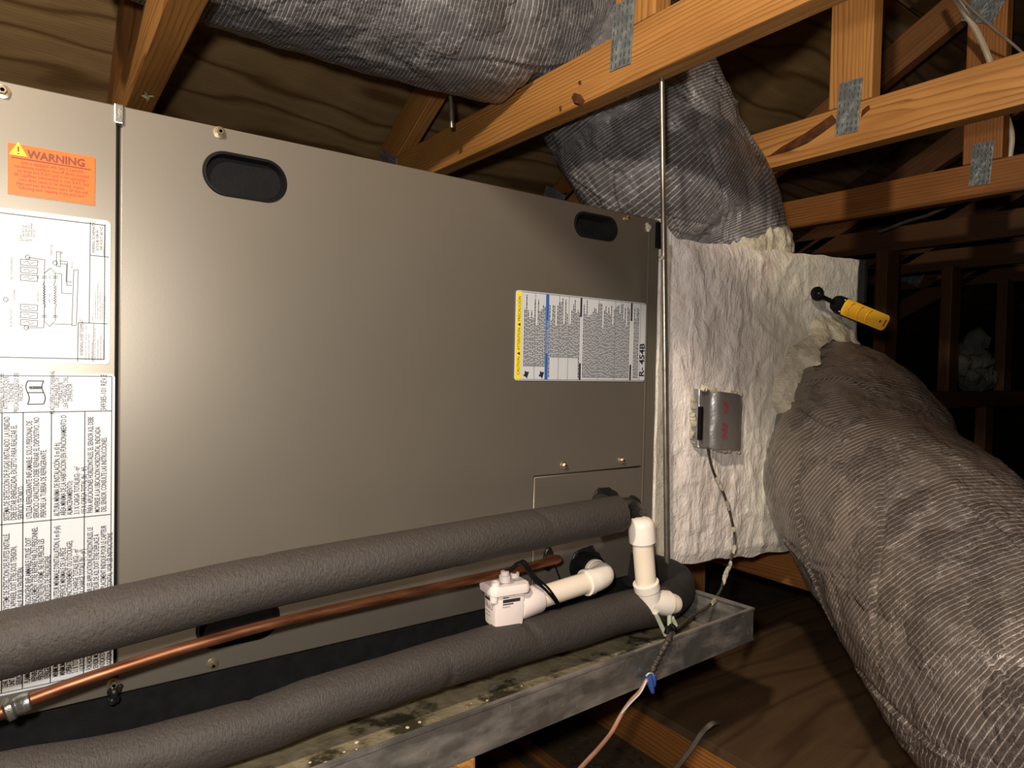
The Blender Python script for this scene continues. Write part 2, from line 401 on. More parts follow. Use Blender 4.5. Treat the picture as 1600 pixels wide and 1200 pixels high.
# ------------------------------------------------------------------ roof, floor and the dark space around
TX = [(.065, .105), (.655, .69), (1.185, 1.22), (1.755, 1.79), (2.33, 2.365), (2.90, 2.935), (3.47, 3.505)]
ZB = .736; CH = .082
def zt(x, y): return 1.235 - .06*(max(x, .0)-.67) - .53*y      # underside of the rafters
SL = math.atan(.53)
DK = CH/math.cos(SL)
bm = B()
def zdeck(x, y): return zt(0.4, y)-.018*(x-.4)+DK+.002
Y0, Y1 = -1.9, 1.75
cs = [(x, y, zdeck(x, y)+dz) for dz in (.014, .034) for x, y in ((-2.2, Y0), (4.9, Y0), (4.9, Y1), (-2.2, Y1))]
vs = [bm.verts.new(c) for c in cs]
for f in ((0, 1, 2, 3), (4, 7, 6, 5), (0, 4, 5, 1), (1, 5, 6, 2), (2, 6, 7, 3), (3, 7, 4, 0)): bm.faces.new([vs[i] for i in f])
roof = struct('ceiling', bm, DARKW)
rowy = [-1.9, -.86, .13, 1.12, 1.75]
for r in range(4):
    xs = [-2.2, -.9 if r % 2 else .085, 1.2 if r % 2 else 2.35, 3.5, 4.9] if r % 2 == 0 else [-2.2, -.5, 1.77, 4.06, 4.9]
    xs = sorted(xs)
    for a, b in zip(xs, xs[1:]):
        bm = B(); g = .0025
        co = [(x, y, zdeck(x, y)+dz) for dz in (0, .013) for x, y in ((a+g, rowy[r]+g), (b-g, rowy[r]+g), (b-g, rowy[r+1]-g), (a+g, rowy[r+1]-g))]
        v = [bm.verts.new(c) for c in co]
        for f in ((3, 2, 1, 0), (4, 5, 6, 7), (0, 1, 5, 4), (1, 2, 6, 5), (2, 3, 7, 6), (3, 0, 4, 7)): bm.faces.new([v[i] for i in f])
        obj('plywood_panel', bm, PLY if a < .3 else PLY2, roof)  # panels farther right take the plywood with falloff in its colour
ZF = -.30
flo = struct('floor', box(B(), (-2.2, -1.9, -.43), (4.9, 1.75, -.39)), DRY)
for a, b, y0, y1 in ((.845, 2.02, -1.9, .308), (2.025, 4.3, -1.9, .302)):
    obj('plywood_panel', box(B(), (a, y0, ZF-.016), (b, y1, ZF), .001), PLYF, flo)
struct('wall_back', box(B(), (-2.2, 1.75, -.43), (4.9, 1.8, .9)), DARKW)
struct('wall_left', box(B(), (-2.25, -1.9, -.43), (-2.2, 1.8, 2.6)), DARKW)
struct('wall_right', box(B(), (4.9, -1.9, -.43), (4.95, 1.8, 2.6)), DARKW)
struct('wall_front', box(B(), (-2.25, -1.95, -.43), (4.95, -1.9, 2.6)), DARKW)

def board(name, p0, p1, wd, hg, mat, parent=None, up=(0, 0, 1), bev=.003, wane=0, seg=1):
    """lumber along p0-p1: local X is the grain; wd sideways, hg along 'up'"""
    p0, p1 = Vector(p0), Vector(p1); t = (p1-p0).normalized(); a, b = frame(t, up)
    L = (p1-p0).length; bm = B()
    box(bm, (-L/2, -wd/2, -hg/2), (L/2, wd/2, hg/2), bev)
    me = bpy.data.meshes.new(name); bm.to_mesh(me); bm.free(); me.materials.append(mat)
    me.polygons.foreach_set('use_smooth', [False]*len(me.polygons))
    M4 = Matrix((t, a, b)).transposed().to_4x4()
    # local y must be right handed: t x a = b?
    if t.cross(a).dot(b) < 0: M4 = Matrix((t, -a, b)).transposed().to_4x4()
    M4.translation = (p0+p1)/2
    return link(bpy.data.objects.new(name, me), parent, M4)

def gang(parent, x, yc, zc, wy, hz, rot=0):
    """toothed connector plate lying on the left face of a truss"""
    bm = B(); box(bm, (x-.0022, -wy/2, -hz/2), (x, wy/2, hz/2), .0004)
    ny, nz = max(3, int(wy/.0085)), max(4, int(hz/.012))
    for i in range(ny):
        for j in range(nz):
            if random.random() < .12: continue
            y = -wy/2+(i+.5)*wy/ny; z = -hz/2+(j+.5)*hz/nz
            t = random.uniform(-.0008, .0008)
            box(bm, (x-.0026, y-.0009+t, z-.0036), (x-.002, y+.0009+t, z+.0030), 0, 1)
        box(bm, (x-.0042, y-.0002+t, z-.0034), (x-.002, y+.0011+t, z-.0008), 0, 0)
    bmesh.ops.rotate(bm, verts=bm.verts, cent=(x, 0, 0), matrix=Matrix.Rotation(rot, 3, 'X'))
    bmesh.ops.translate(bm, verts=bm.verts, vec=(0, yc, zc))
    return obj('connector_plate', bm, None, parent, mats=[GANG, SLOT])

TL = ['roof truss of orange lumber crossing over the top left corner of the beige unit',
      'roof truss of orange lumber whose chord carries the threaded rod',
      'roof truss of orange lumber above the white plenum, split wood at its connector plate',
      'roof truss just behind the split one, cream cable hanging before its upright',
      'dim roof truss directly behind the one with the cream cable',
      'very dim roof truss, second behind the one with the cream cable',
      'dark roof truss farthest to the right, hardly lit']
WEB = [None, .006, -.037, -.054, -.07, -.06, -.05]
for i, (xa, xb) in enumerate(TX):
    xc = (xa+xb)/2; wd = xb-xa
    t = thing('roof_truss', TL[i], 'truss', (xc, .9, ZB), 'roof trusses')
    mt = [WOOD, WOOD, WOOD, WOODR, WOODX, WOODX, WOODX][i]  # far trusses use the lumber copy with shade in its colour
    ye = .93
    board('bottom_chord', (xc, -1.85, ZB+CH/2), (xc, ye, ZB+CH/2), wd, CH, mt, t)
    ya, yb = -1.85, 1.2
    c, s = math.cos(SL), math.sin(SL)
    off = Vector((0, s, c))*(CH/2)
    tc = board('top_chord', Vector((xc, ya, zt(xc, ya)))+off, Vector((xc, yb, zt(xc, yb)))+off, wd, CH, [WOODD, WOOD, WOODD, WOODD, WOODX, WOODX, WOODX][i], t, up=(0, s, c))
    if WEB[i] is not None:
        yw = WEB[i]
        board('vertical_web', (xc, yw, ZB+CH+.001), (xc, yw, zt(xc, yw-.041)-.001), wd*.96, .082, mt, t, up=(0, 1, 0))
        gang(t, xa, yw+(.022 if i == 1 else 0), ZB+CH-.005, .044, .098, .06)
        gang(t, xa, yw, zt(xc, yw)-.005, .075, .095, SL)
    if i: gang(t, xa, .845, .80, .10, .07, SL)

    def scar(name, x, P, th=.0022):
        c = sum((at(u, v, X=x) for u, v in P), Vector())/len(P); bm = B()
        rim = [bm.verts.new(at(u, v, X=x)) for u, v in P]
        top = [bm.verts.new(c+(v.co-c)*.72+Vector((-th-random.random()*th, 0, 0))) for v in rim]
        bm.faces.new(top)
        for j in range(len(P)): bm.faces.new((rim[j], rim[(j+1) % len(P)], top[(j+1) % len(P)], top[j]))
        bmesh.ops.recalc_face_normals(bm, faces=bm.faces)
        obj(name, bm, BARK, t)
    if i == 2:
        scar('bark_wane', xa, ((1198, 246), (1222, 229), (1258, 208), (1300, 179), (1309, 190), (1288, 206), (1262, 224), (1232, 237)))
        scar('bark_wane', xa, ((1347, 172), (1358, 164), (1360, 170), (1345, 184)))
    if i == 1:
        scar('knot', xa, ((893, 152), (897, 145), (908, 148), (914, 158), (908, 166), (898, 163)))
        scar('knot', xa, ((903, 128), (907, 125), (909, 131), (905, 134)), .001)
        scar('knot', xa, ((874, 166), (877, 165), (878, 172), (875, 175)), .001)

# support timbers under the unit and plenum, floor framing
b = board('support_beam', (1.207, 1.0, -.072), (1.207, -.55, -.072), .035, .098, WOODR); tag(b, 'orange support beam running back beneath the white plenum', 'beam')
b = board('support_post', (1.213, .33, -.389), (1.213, .33, -.1215), .075, .04, WOOD, up=(0, 1, 0)); tag(b, 'short wooden post standing below the plenum, behind the pan corner', 'post')
b = board('floor_joist', (.862, -1.8, ZF-.045), (.862, .9, ZF-.045), .032, .088, WOODR); tag(b, 'reddish floor joist beside the brown plywood floor, under the wires', 'joist')
b = board('pan_support_block', (.268, .5, -.1035), (.268, -.158, -.1035), .055, .052, WOOD); tag(b, 'wooden block under the drain pan with a nail standing in its end', 'block')
bm = B(); cyl(bm, at(722, 1195, Y=-.15), at(723, 1172, Y=-.15), .0011, n=8); cyl(bm, at(723, 1172, Y=-.15), at(723, 1171, Y=-.15), .0026, n=8)
obj('nail', bm, SILVER, b)
b = board('pan_support_block', (-.34, .5, -.1035), (-.34, -.158, -.1035), .055, .052, WOOD); tag(b, 'wooden block under the left end of the drain pan', 'block')
for x, l in ((.268, 'short post in the dark under the pan block with the nail'), (-.34, 'short post in the dark under the left pan block')):
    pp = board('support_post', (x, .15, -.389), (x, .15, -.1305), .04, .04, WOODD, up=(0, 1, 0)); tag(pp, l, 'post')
for k, (x0, x1, l) in enumerate(((.60, .635, 'left dark furring strip lying on the dusty board under the pan'), (.665, .69, 'right dark furring strip lying on the dusty board under the pan'))):
    b = board('furring_strip', ((x0+x1)/2, -.9, -.384), ((x0+x1)/2, .6, -.384), x1-x0, .011, WOODD); tag(b, l, 'strip')
bm = B()
pts = [at(u, v, Z=ZF+.002) for u, v in ((1235, 1198), (1262, 1184), (1300, 1178), (1345, 1180), (1420, 1215), (1300, 1330), (1180, 1300))]
bt = [bm.verts.new((p.x, p.y, ZF+.0005)) for p in pts]; tp = [bm.verts.new((p.x, p.y, ZF+.012)) for p in pts]
bm.faces.new(bt[::-1]); bm.faces.new(tp)
for i in range(len(pts)): bm.faces.new((bt[i], bt[(i+1) % len(pts)], tp[(i+1) % len(pts)], tp[i]))
tag(obj('plywood_offcut', bm, PLYF), 'plywood offcut lying flat on the floor at the bottom edge, left of the big duct', 'plywood')

# dark stud framing at the right
sw = thing('stud_wall_frame', 'dark stud framing in the unlit space beyond the yellow work light', 'framing', (3.1, .42, .19))
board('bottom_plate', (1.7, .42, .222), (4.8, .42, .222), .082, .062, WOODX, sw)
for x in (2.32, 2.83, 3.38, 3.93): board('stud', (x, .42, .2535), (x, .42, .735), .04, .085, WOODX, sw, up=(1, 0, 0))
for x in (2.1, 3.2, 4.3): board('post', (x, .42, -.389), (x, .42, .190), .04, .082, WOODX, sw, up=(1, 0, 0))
bm = B()
for k in range(26):
    p = Vector((3.12+random.gauss(0, .06), .43+random.gauss(0, .012), .285+abs(random.gauss(0, .06))))
    bmesh.ops.create_icosphere(bm, subdivisions=2, radius=random.uniform(.02, .05), matrix=Matrix.Translation(p))
for v in bm.verts: v.co += Vector([mn.noise(v.co*40+Vector((k*9, 0, 0))) for k in range(3)])*.02
tag(obj('insulation_clump', bm, INSUL, smooth=True), 'pale clump of loose insulation between the dark studs', 'insulation', kind='stuff')

# ------------------------------------------------------------------ air handler
AH = thing('air_handler', 'beige sheet metal air handler lying on its side with labels and handle holes', 'air handler', (.35, .26, 0))
H = .54; XR = .6905; XE = .7165
obj('cabinet_shell', box(B(), (-.62, .0305, .002), (XE-.001, .55, H-.002), .002), PAINT2, AH)
def stad(x0, x1, zc, hh, n=12):
    return rrect(x0, zc-hh, x1, zc+hh, hh*.98, n)
h1a, h1b = at(318, 272, Y=0), at(447, 284, Y=0); h1z = (at(383, 243, Y=0).z+at(383, 311, Y=0).z)/2; h1h = (at(383, 243, Y=0).z-at(383, 311, Y=0).z)/2*.97
h2a, h2b = at(898, 352, Y=0), at(964, 355, Y=0); h2z = (at(930, 334, Y=0).z+at(930, 374, Y=0).z)/2; h2h = (at(930, 334, Y=0).z-at(930, 374, Y=0).z)/2*.95
HOLES = [(h1a.x, h1b.x, h1z, h1h), (h2a.x, h2b.x, h2z, h2h), (h1a.x-.002, h1b.x-.002, H-h1z, h1h)]
sx0 = at(836, 745, Y=0).x; sz1 = at(920, 738, Y=0).z
outer = [(.0002, .0), (sx0-.0014, .0), (sx0-.0014, sz1+.0014), (XR, sz1+.0014), (XR, H), (.0002, H)]
bm = plate2d(B(), outer, [stad(*h) for h in HOLES], 0, .03)
bmesh.ops.bevel(bm, geom=[e for e in bm.edges if e.is_boundary is False and len(e.link_faces) == 2 and abs(e.verts[0].co.y) < 1e-5 and abs(e.verts[1].co.y) < 1e-5 and e.calc_face_angle(0) > 1], offset=.0012, segments=2, affect='EDGES')
pan1 = obj('coil_access_panel', bm, PAINT, AH)
bm = plate2d(B(), [(-.62, 0), (-.0026, 0), (-.0026, H), (-.62, H)], [], 0, .03)
bmesh.ops.bevel(bm, geom=[e for e in bm.edges if e.calc_face_angle(0) > 1], offset=.0010, segments=2, affect='EDGES')
pan2 = obj('blower_access_panel', bm, PAINT, AH)
obj('seam_gasket', box(B(), (-.0026, .009, .001), (.0002, .03, H-.001)), BLACKM, AH)
bm = plate2d(B(), [(sx0, .0), (XR, .0), (XR, sz1), (sx0, sz1)], [], .0006, .03)
bmesh.ops.bevel(bm, geom=[e for e in bm.edges if e.calc_face_angle(0) > 1], offset=.001, segments=2, affect='EDGES')
spl = obj('service_plate', bm, PAINT, AH)
bm = B(); box(bm, (XR+.0006, -.0015, 0), (XR+.003, .03, H), .0006); box(bm, (XR+.003, .001, 0), (XE, .03, H), .001)
obj('end_flange', bm, PAINT2, AH)
box_ = box(B(), (XE-.009, -.004, .497), (XE+.006, .02, .536), .001); obj('flange_clip', box_, BLACK, AH)
bm = B(); box(bm, (-.0056, -.003, H-.017), (.0026, .006, H+.0005), .0014); obj('corner_clip', bm, SILVER, AH)
# handle cups
for k, h in enumerate(HOLES):
    x0, x1, zc, hh = h; bm = B()
    o = stad(x0-.0004, x1+.0004, zc, hh+.0004); i1 = stad(x0+.002, x1-.002, zc, hh-.002); i2 = stad(x0+.004, x1-.004, zc, hh-.004)
    rings = [[bm.verts.new((x, y, z)) for x, z in L] for L, y in ((o, .0295), (o, -.0012), (i1, -.0016), (i2, .006 if k != 1 else .022))]
    n = len(o)
    for a, b2 in zip(rings, rings[1:]):
        for j in range(n): bm.faces.new((a[j], a[(j+1) % n], b2[(j+1) % n], b2[j]))
    bm.faces.new(rings[-1])
    bmesh.ops.recalc_face_normals(bm, faces=bm.faces)
    obj('handle_cup', bm, BLACK if k != 1 else BLACKM, AH, True)
def screw(u, v, y=0, parent=AH, r=.0058):
    p = at(u, v, Y=y); bm = B()
    lathe(bm, p, (0, -1, 0), [(-.002, r*.9), (.0004, r), (.0012, r*.98), (.0016, r*.66)], 20)
    lathe(bm, p+Vector((0, -.0014, 0)), (0, -1, 0), [(0, r*.62), (.0032, r*.62), (.0042, r*.5)], 6)
    lathe(bm, p+Vector((0, -.0056, 0)), (0, 1, 0), [(0, r*.30), (.0012, r*.16)], 6)
    return obj('screw', bm, ZINC, parent, True)
for u, v in ((343, 207), (979, 341), (881, 727), (971, 719), (332, 1038), (4, 143), (177, 1068)): screw(u, v)
bm = B(); p = at(176, 1073, Y=-.004)
for k in range(14):
    bmesh.ops.create_icosphere(bm, subdivisions=2, radius=random.uniform(.002, .0042), matrix=Matrix.Translation(p+Vector((random.gauss(0, .003), random.uniform(-.003, .002), -.002-random.random()*.012))))
obj('sealant_blob', bm, TAR, AH, True)['label'] = 'black sealant smeared over the lower seam screw'
bm = B(); p = at(1012, 350, Y=-.001)
for k in range(10):
    bmesh.ops.create_icosphere(bm, subdivisions=2, radius=random.uniform(.002, .0035), matrix=Matrix.Translation(p+Vector((random.gauss(0, .002), 0, -.010*random.random()))))
obj('mastic_dab', bm, CREAM, AH, True)['label'] = 'cream mastic dab on the panel corner'
# grommets in the service plate
for nm, u, v, r, sq in (('pipe_grommet', 945, 793, .030, 1), ('line_grommet', 856, 873, .0085, 2.0), ('drain_gasket', 915, 878, .028, .8), ('pipe_grommet', 988, 798, .018, 1.3)):
    p = at(u, v, Y=0); bm = B(); lathe(bm, p, (0, -1, 0), [(-.004, r*1.0), (.002, r), (.004, r*.9), (.0042, r*.4)], 28)
    for q in bm.verts: q.co.z = p.z+(q.co.z-p.z)*sq
    if nm != 'line_grommet':
        for q in bm.verts: q.co += Vector((mn.noise(q.co*70), 0, mn.noise(q.co*70+Vector((5, 5, 5)))))*r*.18
    obj(nm, bm, TAR, AH, True)

# ---- labels on the cabinet
YL = -.0012
def label(name, r, mat, rad=.004, lab=None, y0=YL, edge=True):
    o = obj(name, plate2d(B(), rrect(*r, rad), [], y0, -.0002), mat, AH)
    if lab: o['label'] = lab
    return o
def rect(c4):
    P = [at(u, v, Y=0) for u, v in c4]
    return [(P[0].x+P[3].x)/2, (P[2].z+P[3].z)/2, (P[1].x+P[2].x)/2, (P[0].z+P[1].z)/2]
YT = YL-.0004
# warning sticker
wr = rect(((12, 222), (148, 247), (148, 321), (12, 303)))
wl = label('warning_label', wr, ORANGE, .0006, 'orange sticker headed WARNING')
x0, z0, x1, z1 = wr; W_, H_ = x1-x0, z1-z0
bm = B()
text(bm, 'WARNING', H_*.215, x0+W_*.215, z1-H_*.235, YT, False, sx=.93, bold=.0003)
quad(bm, x0+W_*.04, z1-H_*.285, x0+W_*.95, z1-H_*.265, YT)
wt = ['Unit is equipped with Safe-T-Switch\u00ae', 'condensate overflow shut-off device installed', 'on drain line. If A/C unit is not operating,', 'lift Cap/Float Subassembly to test. If A/C unit',
      'runs, drain needs to be cleared. Inspect,', 'clean and test the device every 30 days and', 'following each cleaning of the drain line.']
for k, s in enumerate(wt): text(bm, s, H_*.088, (x0+x1)/2, z1-H_*(.375+k*.083), YT, False, 'CENTER', sx=.78)
obj('lettering', bm, INKR, wl)
bm = B(); cx = x0+W_*.115; zb_ = z1-H_*.225
tv = [(cx-.0062, zb_), (cx+.0062, zb_), (cx, zb_+.0112)]
bm.faces.new([bm.verts.new((x, YT, z)) for x, z in tv]); quad(bm, cx-.0006, zb_+.003, cx+.0006, zb_+.0075, YT-.0002, 1); quad(bm, cx-.0006, zb_+.001, cx+.0006, zb_+.0022, YT-.0002, 1)
obj('hazard_triangle', bm, None, wl, mats=[YELLOW, INKR])
# wiring schematic sheet (turned on its side, like the unit)
sr = rect(((-160, 304), (173, 346), (171, 567), (-160, 566)))
sl = label('wiring_label', sr, WHITE, .004, 'white wiring schematic sticker')
x0, z0, x1, z1 = sr
def SU(u, v): p = at(u, v, Y=0); return p.x, p.z
bm = B()
def pl(pts, wd=.0006, closed=False):
    pts = [SU(*p) for p in pts]
    if closed: pts = pts+pts[:1]
    for a, b2 in zip(pts, pts[1:]): line(bm, *a, *b2, wd, YT)
i_ = .0045
for a, b2 in (((x0+i_, z0+i_), (x1-i_, z0+i_)), ((x1-i_, z0+i_), (x1-i_, z1-i_)), ((x1-i_, z1-i_), (x0+i_, z1-i_))): line(bm, *a, *b2, .0007, YT)
pl([(141, 347), (139, 505)]); pl([(141, 399), (170, 402)]); pl([(122, 504), (168, 506)]); pl([(122, 504), (121, 565)]); pl([(164, 350), (162, 400)], .0004); pl([(146, 506), (145, 565)], .0004)
pl([(115, 422), (122, 422), (119, 508), (112, 509)], .0005, True)
for a in (405, 417, 429, 475, 487, 499): pl([(32, a), (59, a+2), (58, a+11), (32, a+9)], .0005, True); pl([(36, a+5), (44, a+3), (46, a+8), (54, a+5)], .0004)
pl([(42, 402), (70, 406), (69, 430), (69, 500), (68, 512), (40, 512)], .0005)
pl([(69, 427), (79, 419), (86, 427), (86, 440)], .0005); pl([(86, 427), (96, 428), (96, 458), (112, 459)], .0005); pl([(85, 506), (112, 507)], .0005); pl([(69, 502), (77, 510), (85, 503)], .0005)
for xx in (69, 86):
    z = [(xx+(2.2 if k % 2 else -2.2), 446+k*2) for k in range(16)]; pl([(xx, 440)]+z+[(xx, 482), (xx, 502)], .0005)
    for yy in (432, 434.5, 493, 495.5): pl([(xx-4, yy), (xx+4, yy)], .0005)
pl([(88, 393), (94, 394), (94, 417), (88, 416)], .0005, True); pl([(94, 412), (104, 413), (103, 440), (112, 441)], .0005); pl([(94, 408), (105, 409), (104, 446), (112, 446)], .0005)
for cx, cy in ((43, 402), (41, 512), (9, 468), (86, 411)):
    pl([(cx+3.6*math.cos(k*math.tau/12), cy+3.4*math.sin(k*math.tau/12)) for k in range(12)], .0005, True)
def tx(s, u, v, size, k=1, al='LEFT', sx=1): x, z = SU(u, v); text(bm, s, size, x, z, YT, True, al, sx=sx)
tx('WIRING SCHEMATIC', 148, 396, .0032, sx=.95); tx('0/3/5/8/10KW', 154, 392, .0032); tx('240 VOLT, 60 HZ', 160, 392, .0032, sx=.9)
tx('\u26a0 WARNING/AVERTISSEMENT', 130, 563, .0042, sx=.62)
for k, s in enumerate(('Risk of electric shock. Can cause injury or death.', 'Disconnect all remote electric power', 'supplies before servicing.', 'Risque de choc electrique. Peut entrainer des', 'blessures graves ou mortelles.', 'Debrancher toutes les alimentations', 'electriques avant intervention.')):
    tx(s, 135+k*4.6, 563, .0020, sx=.78)
for k, s in enumerate(('NOTES:', '1. Use copper wire only suitable for at least 75 C.', '2. If any of the original wire must be replaced use the same type', '3. Connect to field supply, check rating plate for', '4. Ground unit per local code.', '5. Use only fuse type listed on rating plate')):
    tx(s, 146+k*3.6, 501, .0018, sx=.72)
for k, s in enumerate(('LEGEND', 'FM   FAN MOTOR', 'SEQ  SEQUENCER', 'TB   TERM BLOCK', 'TR   TRANSFORMER', 'L    LIMIT SW')): tx(s, 34+k*4.2, 378, .0022, sx=.8)
for s, u, v in (('SEE RATING PLATE', 19, 512), ('OPTIONAL', 24, 470), ('FIELD POWER WIRING', 20, 438), ('STRIP HEAT', 61, 474), ('LIMIT SW', 79, 474), ('SEQ 1', 61, 436), ('SEQ 2', 79, 436), ('PLUG 2', 114, 419), ('TRAN', 82, 400), ('FUSE', 82, 390), ('24V', 98, 398)): tx(s, u, v, .0024, sx=.8)
obj('lettering', bm, INKG, sl)
# refrigerant safety notice
nr = rect(((-130, 577), (177, 587), (179, 1040), (-130, 1125)))
nl = label('safety_notice_label', nr, WHITE, .004, 'white refrigerant safety notice in English, Spanish and French')
x0, z0, x1, z1 = nr; bm = B(); i_ = .0025
for a, b2 in (((x0+i_, z0+i_), (x1-i_, z0+i_)), ((x1-i_, z0+i_), (x1-i_, z1-i_)), ((x1-i_, z1-i_), (x0+i_, z1-i_))): line(bm, *a, *b2, .0006, YT)
zA = SU(100, 643)[1]; zB_ = SU(100, 810)[1]; zC = SU(60, 950)[1]
line(bm, x0+i_, zA, x1-i_, zA, .0007, YT); line(bm, x0+i_, zB_, x1-i_, zB_, .0007, YT); line(bm, x0+i_, zC, x1-i_, zC, .0007, YT)
for u in (3, 36, 80, 132): xx = SU(u, 700)[0]; line(bm, xx, zA, xx, z0+i_, .0007, YT)
ES = [(7, 'SISTEMA DE DETECCI\u00d3N DE FUGAS INSTALADO. LA UNIDAD'), (18, 'DEBE ESTAR ENERGIZADA, EXCEPTO PARA REALIZAR EL'), (29, 'SERVICIO T\u00c9CNICO.'),
      (42, 'UTILIZA REFRIGERANTE INFLAMABLE. SOLO PERSONAL DE'), (53, 'SERVICIO CAPACITADO DEBE REPARAR EL DISPOSITIVO. NO'), (64, 'PERFORE LA TUBER\u00cdA DE REFRIGERANTE.'),
      (85, 'ALTURA M\u00cdNIMA DE INSTALACI\u00d3N, 0 m (0 ft).'), (95, '\u00c1REA M\u00cdNIMA DE LA HABITACI\u00d3N (EN FUNCIONAMIENTO O'), (105, 'ALMACENAMIENTO):'), (116, '3.1 X CARGA TOTAL(KG) - m\u00b2'), (127, '(15 X CARGA TOTAL (lb) - ft\u00b2).'),
      (137, 'PARA APLICACIONES HORIZONTALES, EL SENSOR A2L DEBE'), (148, 'MOVERSE A LA UBICACI\u00d3N HORIZONTAL INDICADA'), (158, 'DEL SENSOR. CONSULTE LAS INSTRUCCIONES.')]
FR = [(7, 'SYST\u00c8ME DE D\u00c9TECTION DES FUITES INSTALL\u00c9.'), (18, "L'APPAREIL DOIT \u00caTRE SOUS TENSION,"), (29, "SAUF POUR L'ENTRETIEN."),
      (41, 'FRIGORIG\u00c8NE INFLAMMABLE UTILIS\u00c9. DOIT'), (51, 'UNIQUEMENT \u00caTRE R\u00c9PAR\u00c9 PAR DU PERSONNEL'), (61, "D'ENTRETIEN FORM\u00c9. NE PAS PERCER LES"), (71, 'CONDUITES DE FRIGORIG\u00c8NE.'),
      (85, "HAUTEUR MINIMALE D'INSTALLATION, 0 m (0 pi)."), (95, 'SUPERFICIE MINIMALE DE LA PI\u00c8CE'), (105, '(FONCTIONNEMENT OU STOCKAGE),'), (115, '3.1 X CHARGE TOTALE (KG) - m\u00b2'), (125, '(15 X CHARGE TOTALE (lb) - pi\u00b2).'),
      (137, 'POUR LES APPLICATIONS HORIZONTALES, LE'), (147, 'CAPTEUR DE A2L DOIT \u00caTRE D\u00c9PLAC\u00c9 \u00c0'), (158, "L'EMPLACEMENT INDIQU\u00c9 POUR LE CAPTEUR"), (168, 'HORIZONTAL. VOIR LES INSTRUCTIONS.')]
EN = [(5, 'LEAK DETECTION SYSTEM INSTALLED.'), (16, 'UNIT MUST BE POWERED EXCEPT FOR'), (27, 'SERVICE.'), (40, 'FLAMMABLE REFRIGERANT USED. TO BE'), (51, 'REPAIRED ONLY BY TRAINED SERVICE'), (61, 'PERSONNEL. DO NOT PUNCTURE'), (71, 'REFRIGERANT TUBING.'),
      (84, 'MINIMUM INSTALLATION HEIGHT, 0 m (0 ft).'), (95, 'MINIMUM ROOM AREA'), (105, '(OPERATING OR STORAGE),'), (115, '3.1 X TOTAL CHARGE (KG) - m\u00b2'), (126, '(15 X TOTAL CHARGE (lb) - ft\u00b2).'), (137, 'FOR HORIZONTAL APPLICATIONS, A2L'), (147, 'SENSOR MUST BE MOVED TO THE'), (157, 'INDICATED HORIZONTAL SENSOR'), (168, 'LOCATION. SEE INSTRUCTIONS.')]
for L, zz, sx in ((ES, zB_, .62), (FR, zC+.0, .60), (EN, z0+.004, .5)):
    for u, s in L:
        x = SU(u+8, 750)[0]; text(bm, s, .0060, x, zz+.003, YT, True, 'LEFT', sx=sx*.86, bold=.00006)
zM = (zA+z1)/2
for u, s in ((25, 'PRECAUCI\u00d3N RIESGO DE'), (32, 'INCENDIO'), (9, 'ATTENTION, RISQUE'), (17, "D'INCENDIE"), (2, 'WARNING: RISK OF FIRE'), (81, 'READ OPERATORS MANUAL'), (88, 'LIRE LE MANUEL DE'), (95, "L'OP\u00c9RATEUR"), (102, 'LEA EL MANUAL DEL'), (109, 'OPERADOR')):
    text(bm, s, .0048, SU(u+4, 615)[0], zM, YT, True, 'CENTER', sx=.62)
text(bm, '349385-101 REV.E', .0066, SU(166, 615)[0], zM, YT, True, 'CENTER', sx=.66)
xb0, xb1 = SU(43, 615)[0], SU(68, 615)[0]; hb = .0100
def wav(xc, s=1): return [(xc+.0012*math.sin(k/16*math.tau), zM-hb+2*hb*k/16) for k in range(17)]
for xc in (xb0, xb1):
    P = wav(xc)
    for a, b2 in zip(P, P[1:]): line(bm, *a, *b2, .0009, YT)
line(bm, xb0, zM-hb, xb1, zM-hb, .0009, YT); line(bm, xb0, zM+hb, xb1, zM+hb, .0009, YT); line(bm, xb0, zM, xb1, zM, .0009, YT)
text(bm, 'i', .0115, SU(63, 604)[0], zM+hb*.30, YT, True, bold=.0007)
obj('lettering', bm, INK, nl)
# refrigerant data label
rr = rect(((806, 452), (1008, 475), (1007, 598), (803, 592)))
rr[2] = min(rr[2], XR-.001)
rl = label('refrigerant_label', rr, WHITE, .004, 'white refrigerant label marked R-454B with a yellow caution band')
x0, z0, x1, z1 = rr; W_, H_ = x1-x0, z1-z0
bm = B()
def X(f): return x0+W_*f
def Z(f): return z0+H_*f
for a in (0, 1): line(bm, X(.012), Z(.012+a*.976), X(.99), Z(.012+a*.976), .0005, YT, 0)
for f in (.13, .30, .37, .60, .735, .95): line(bm, X(f), Z(.012), X(f), Z(.985), .0005, YT, 0)
quad(bm, X(.004), Z(.012), X(.036), Z(.988), YT-.0001, 1)
quad(bm, X(.203), Z(.012), X(.225), Z(.985), YT-.0001, 2)
for f in (.455, .865): quad(bm, X(f), Z(.01), X(f+.014), Z(.21), YT, 3); quad(bm, X(f), Z(.76), X(f+.014), Z(.985), YT, 3)
text(bm, 'CAUTION \u25b2 ATTENTION \u25b2 PRECAUCI\u00d3N', .0062, X(.030), Z(.5), YT-.0003, True, 'CENTER', 3, sx=.85)
text(bm, 'R- 454B', .0150, X(.992), Z(.06), YT, True, 'LEFT', 3, sx=1.02, bold=.0004)
text(bm, 'SERVICE PERSONNEL ONLY', .0045, X(.222), Z(.5), YT-.0003, True, 'CENTER', 4, sx=.8)
line(bm, X(.95), Z(.47), X(.99), Z(.47), .0005, YT, 0)
rs = random.Random(3); f = .056
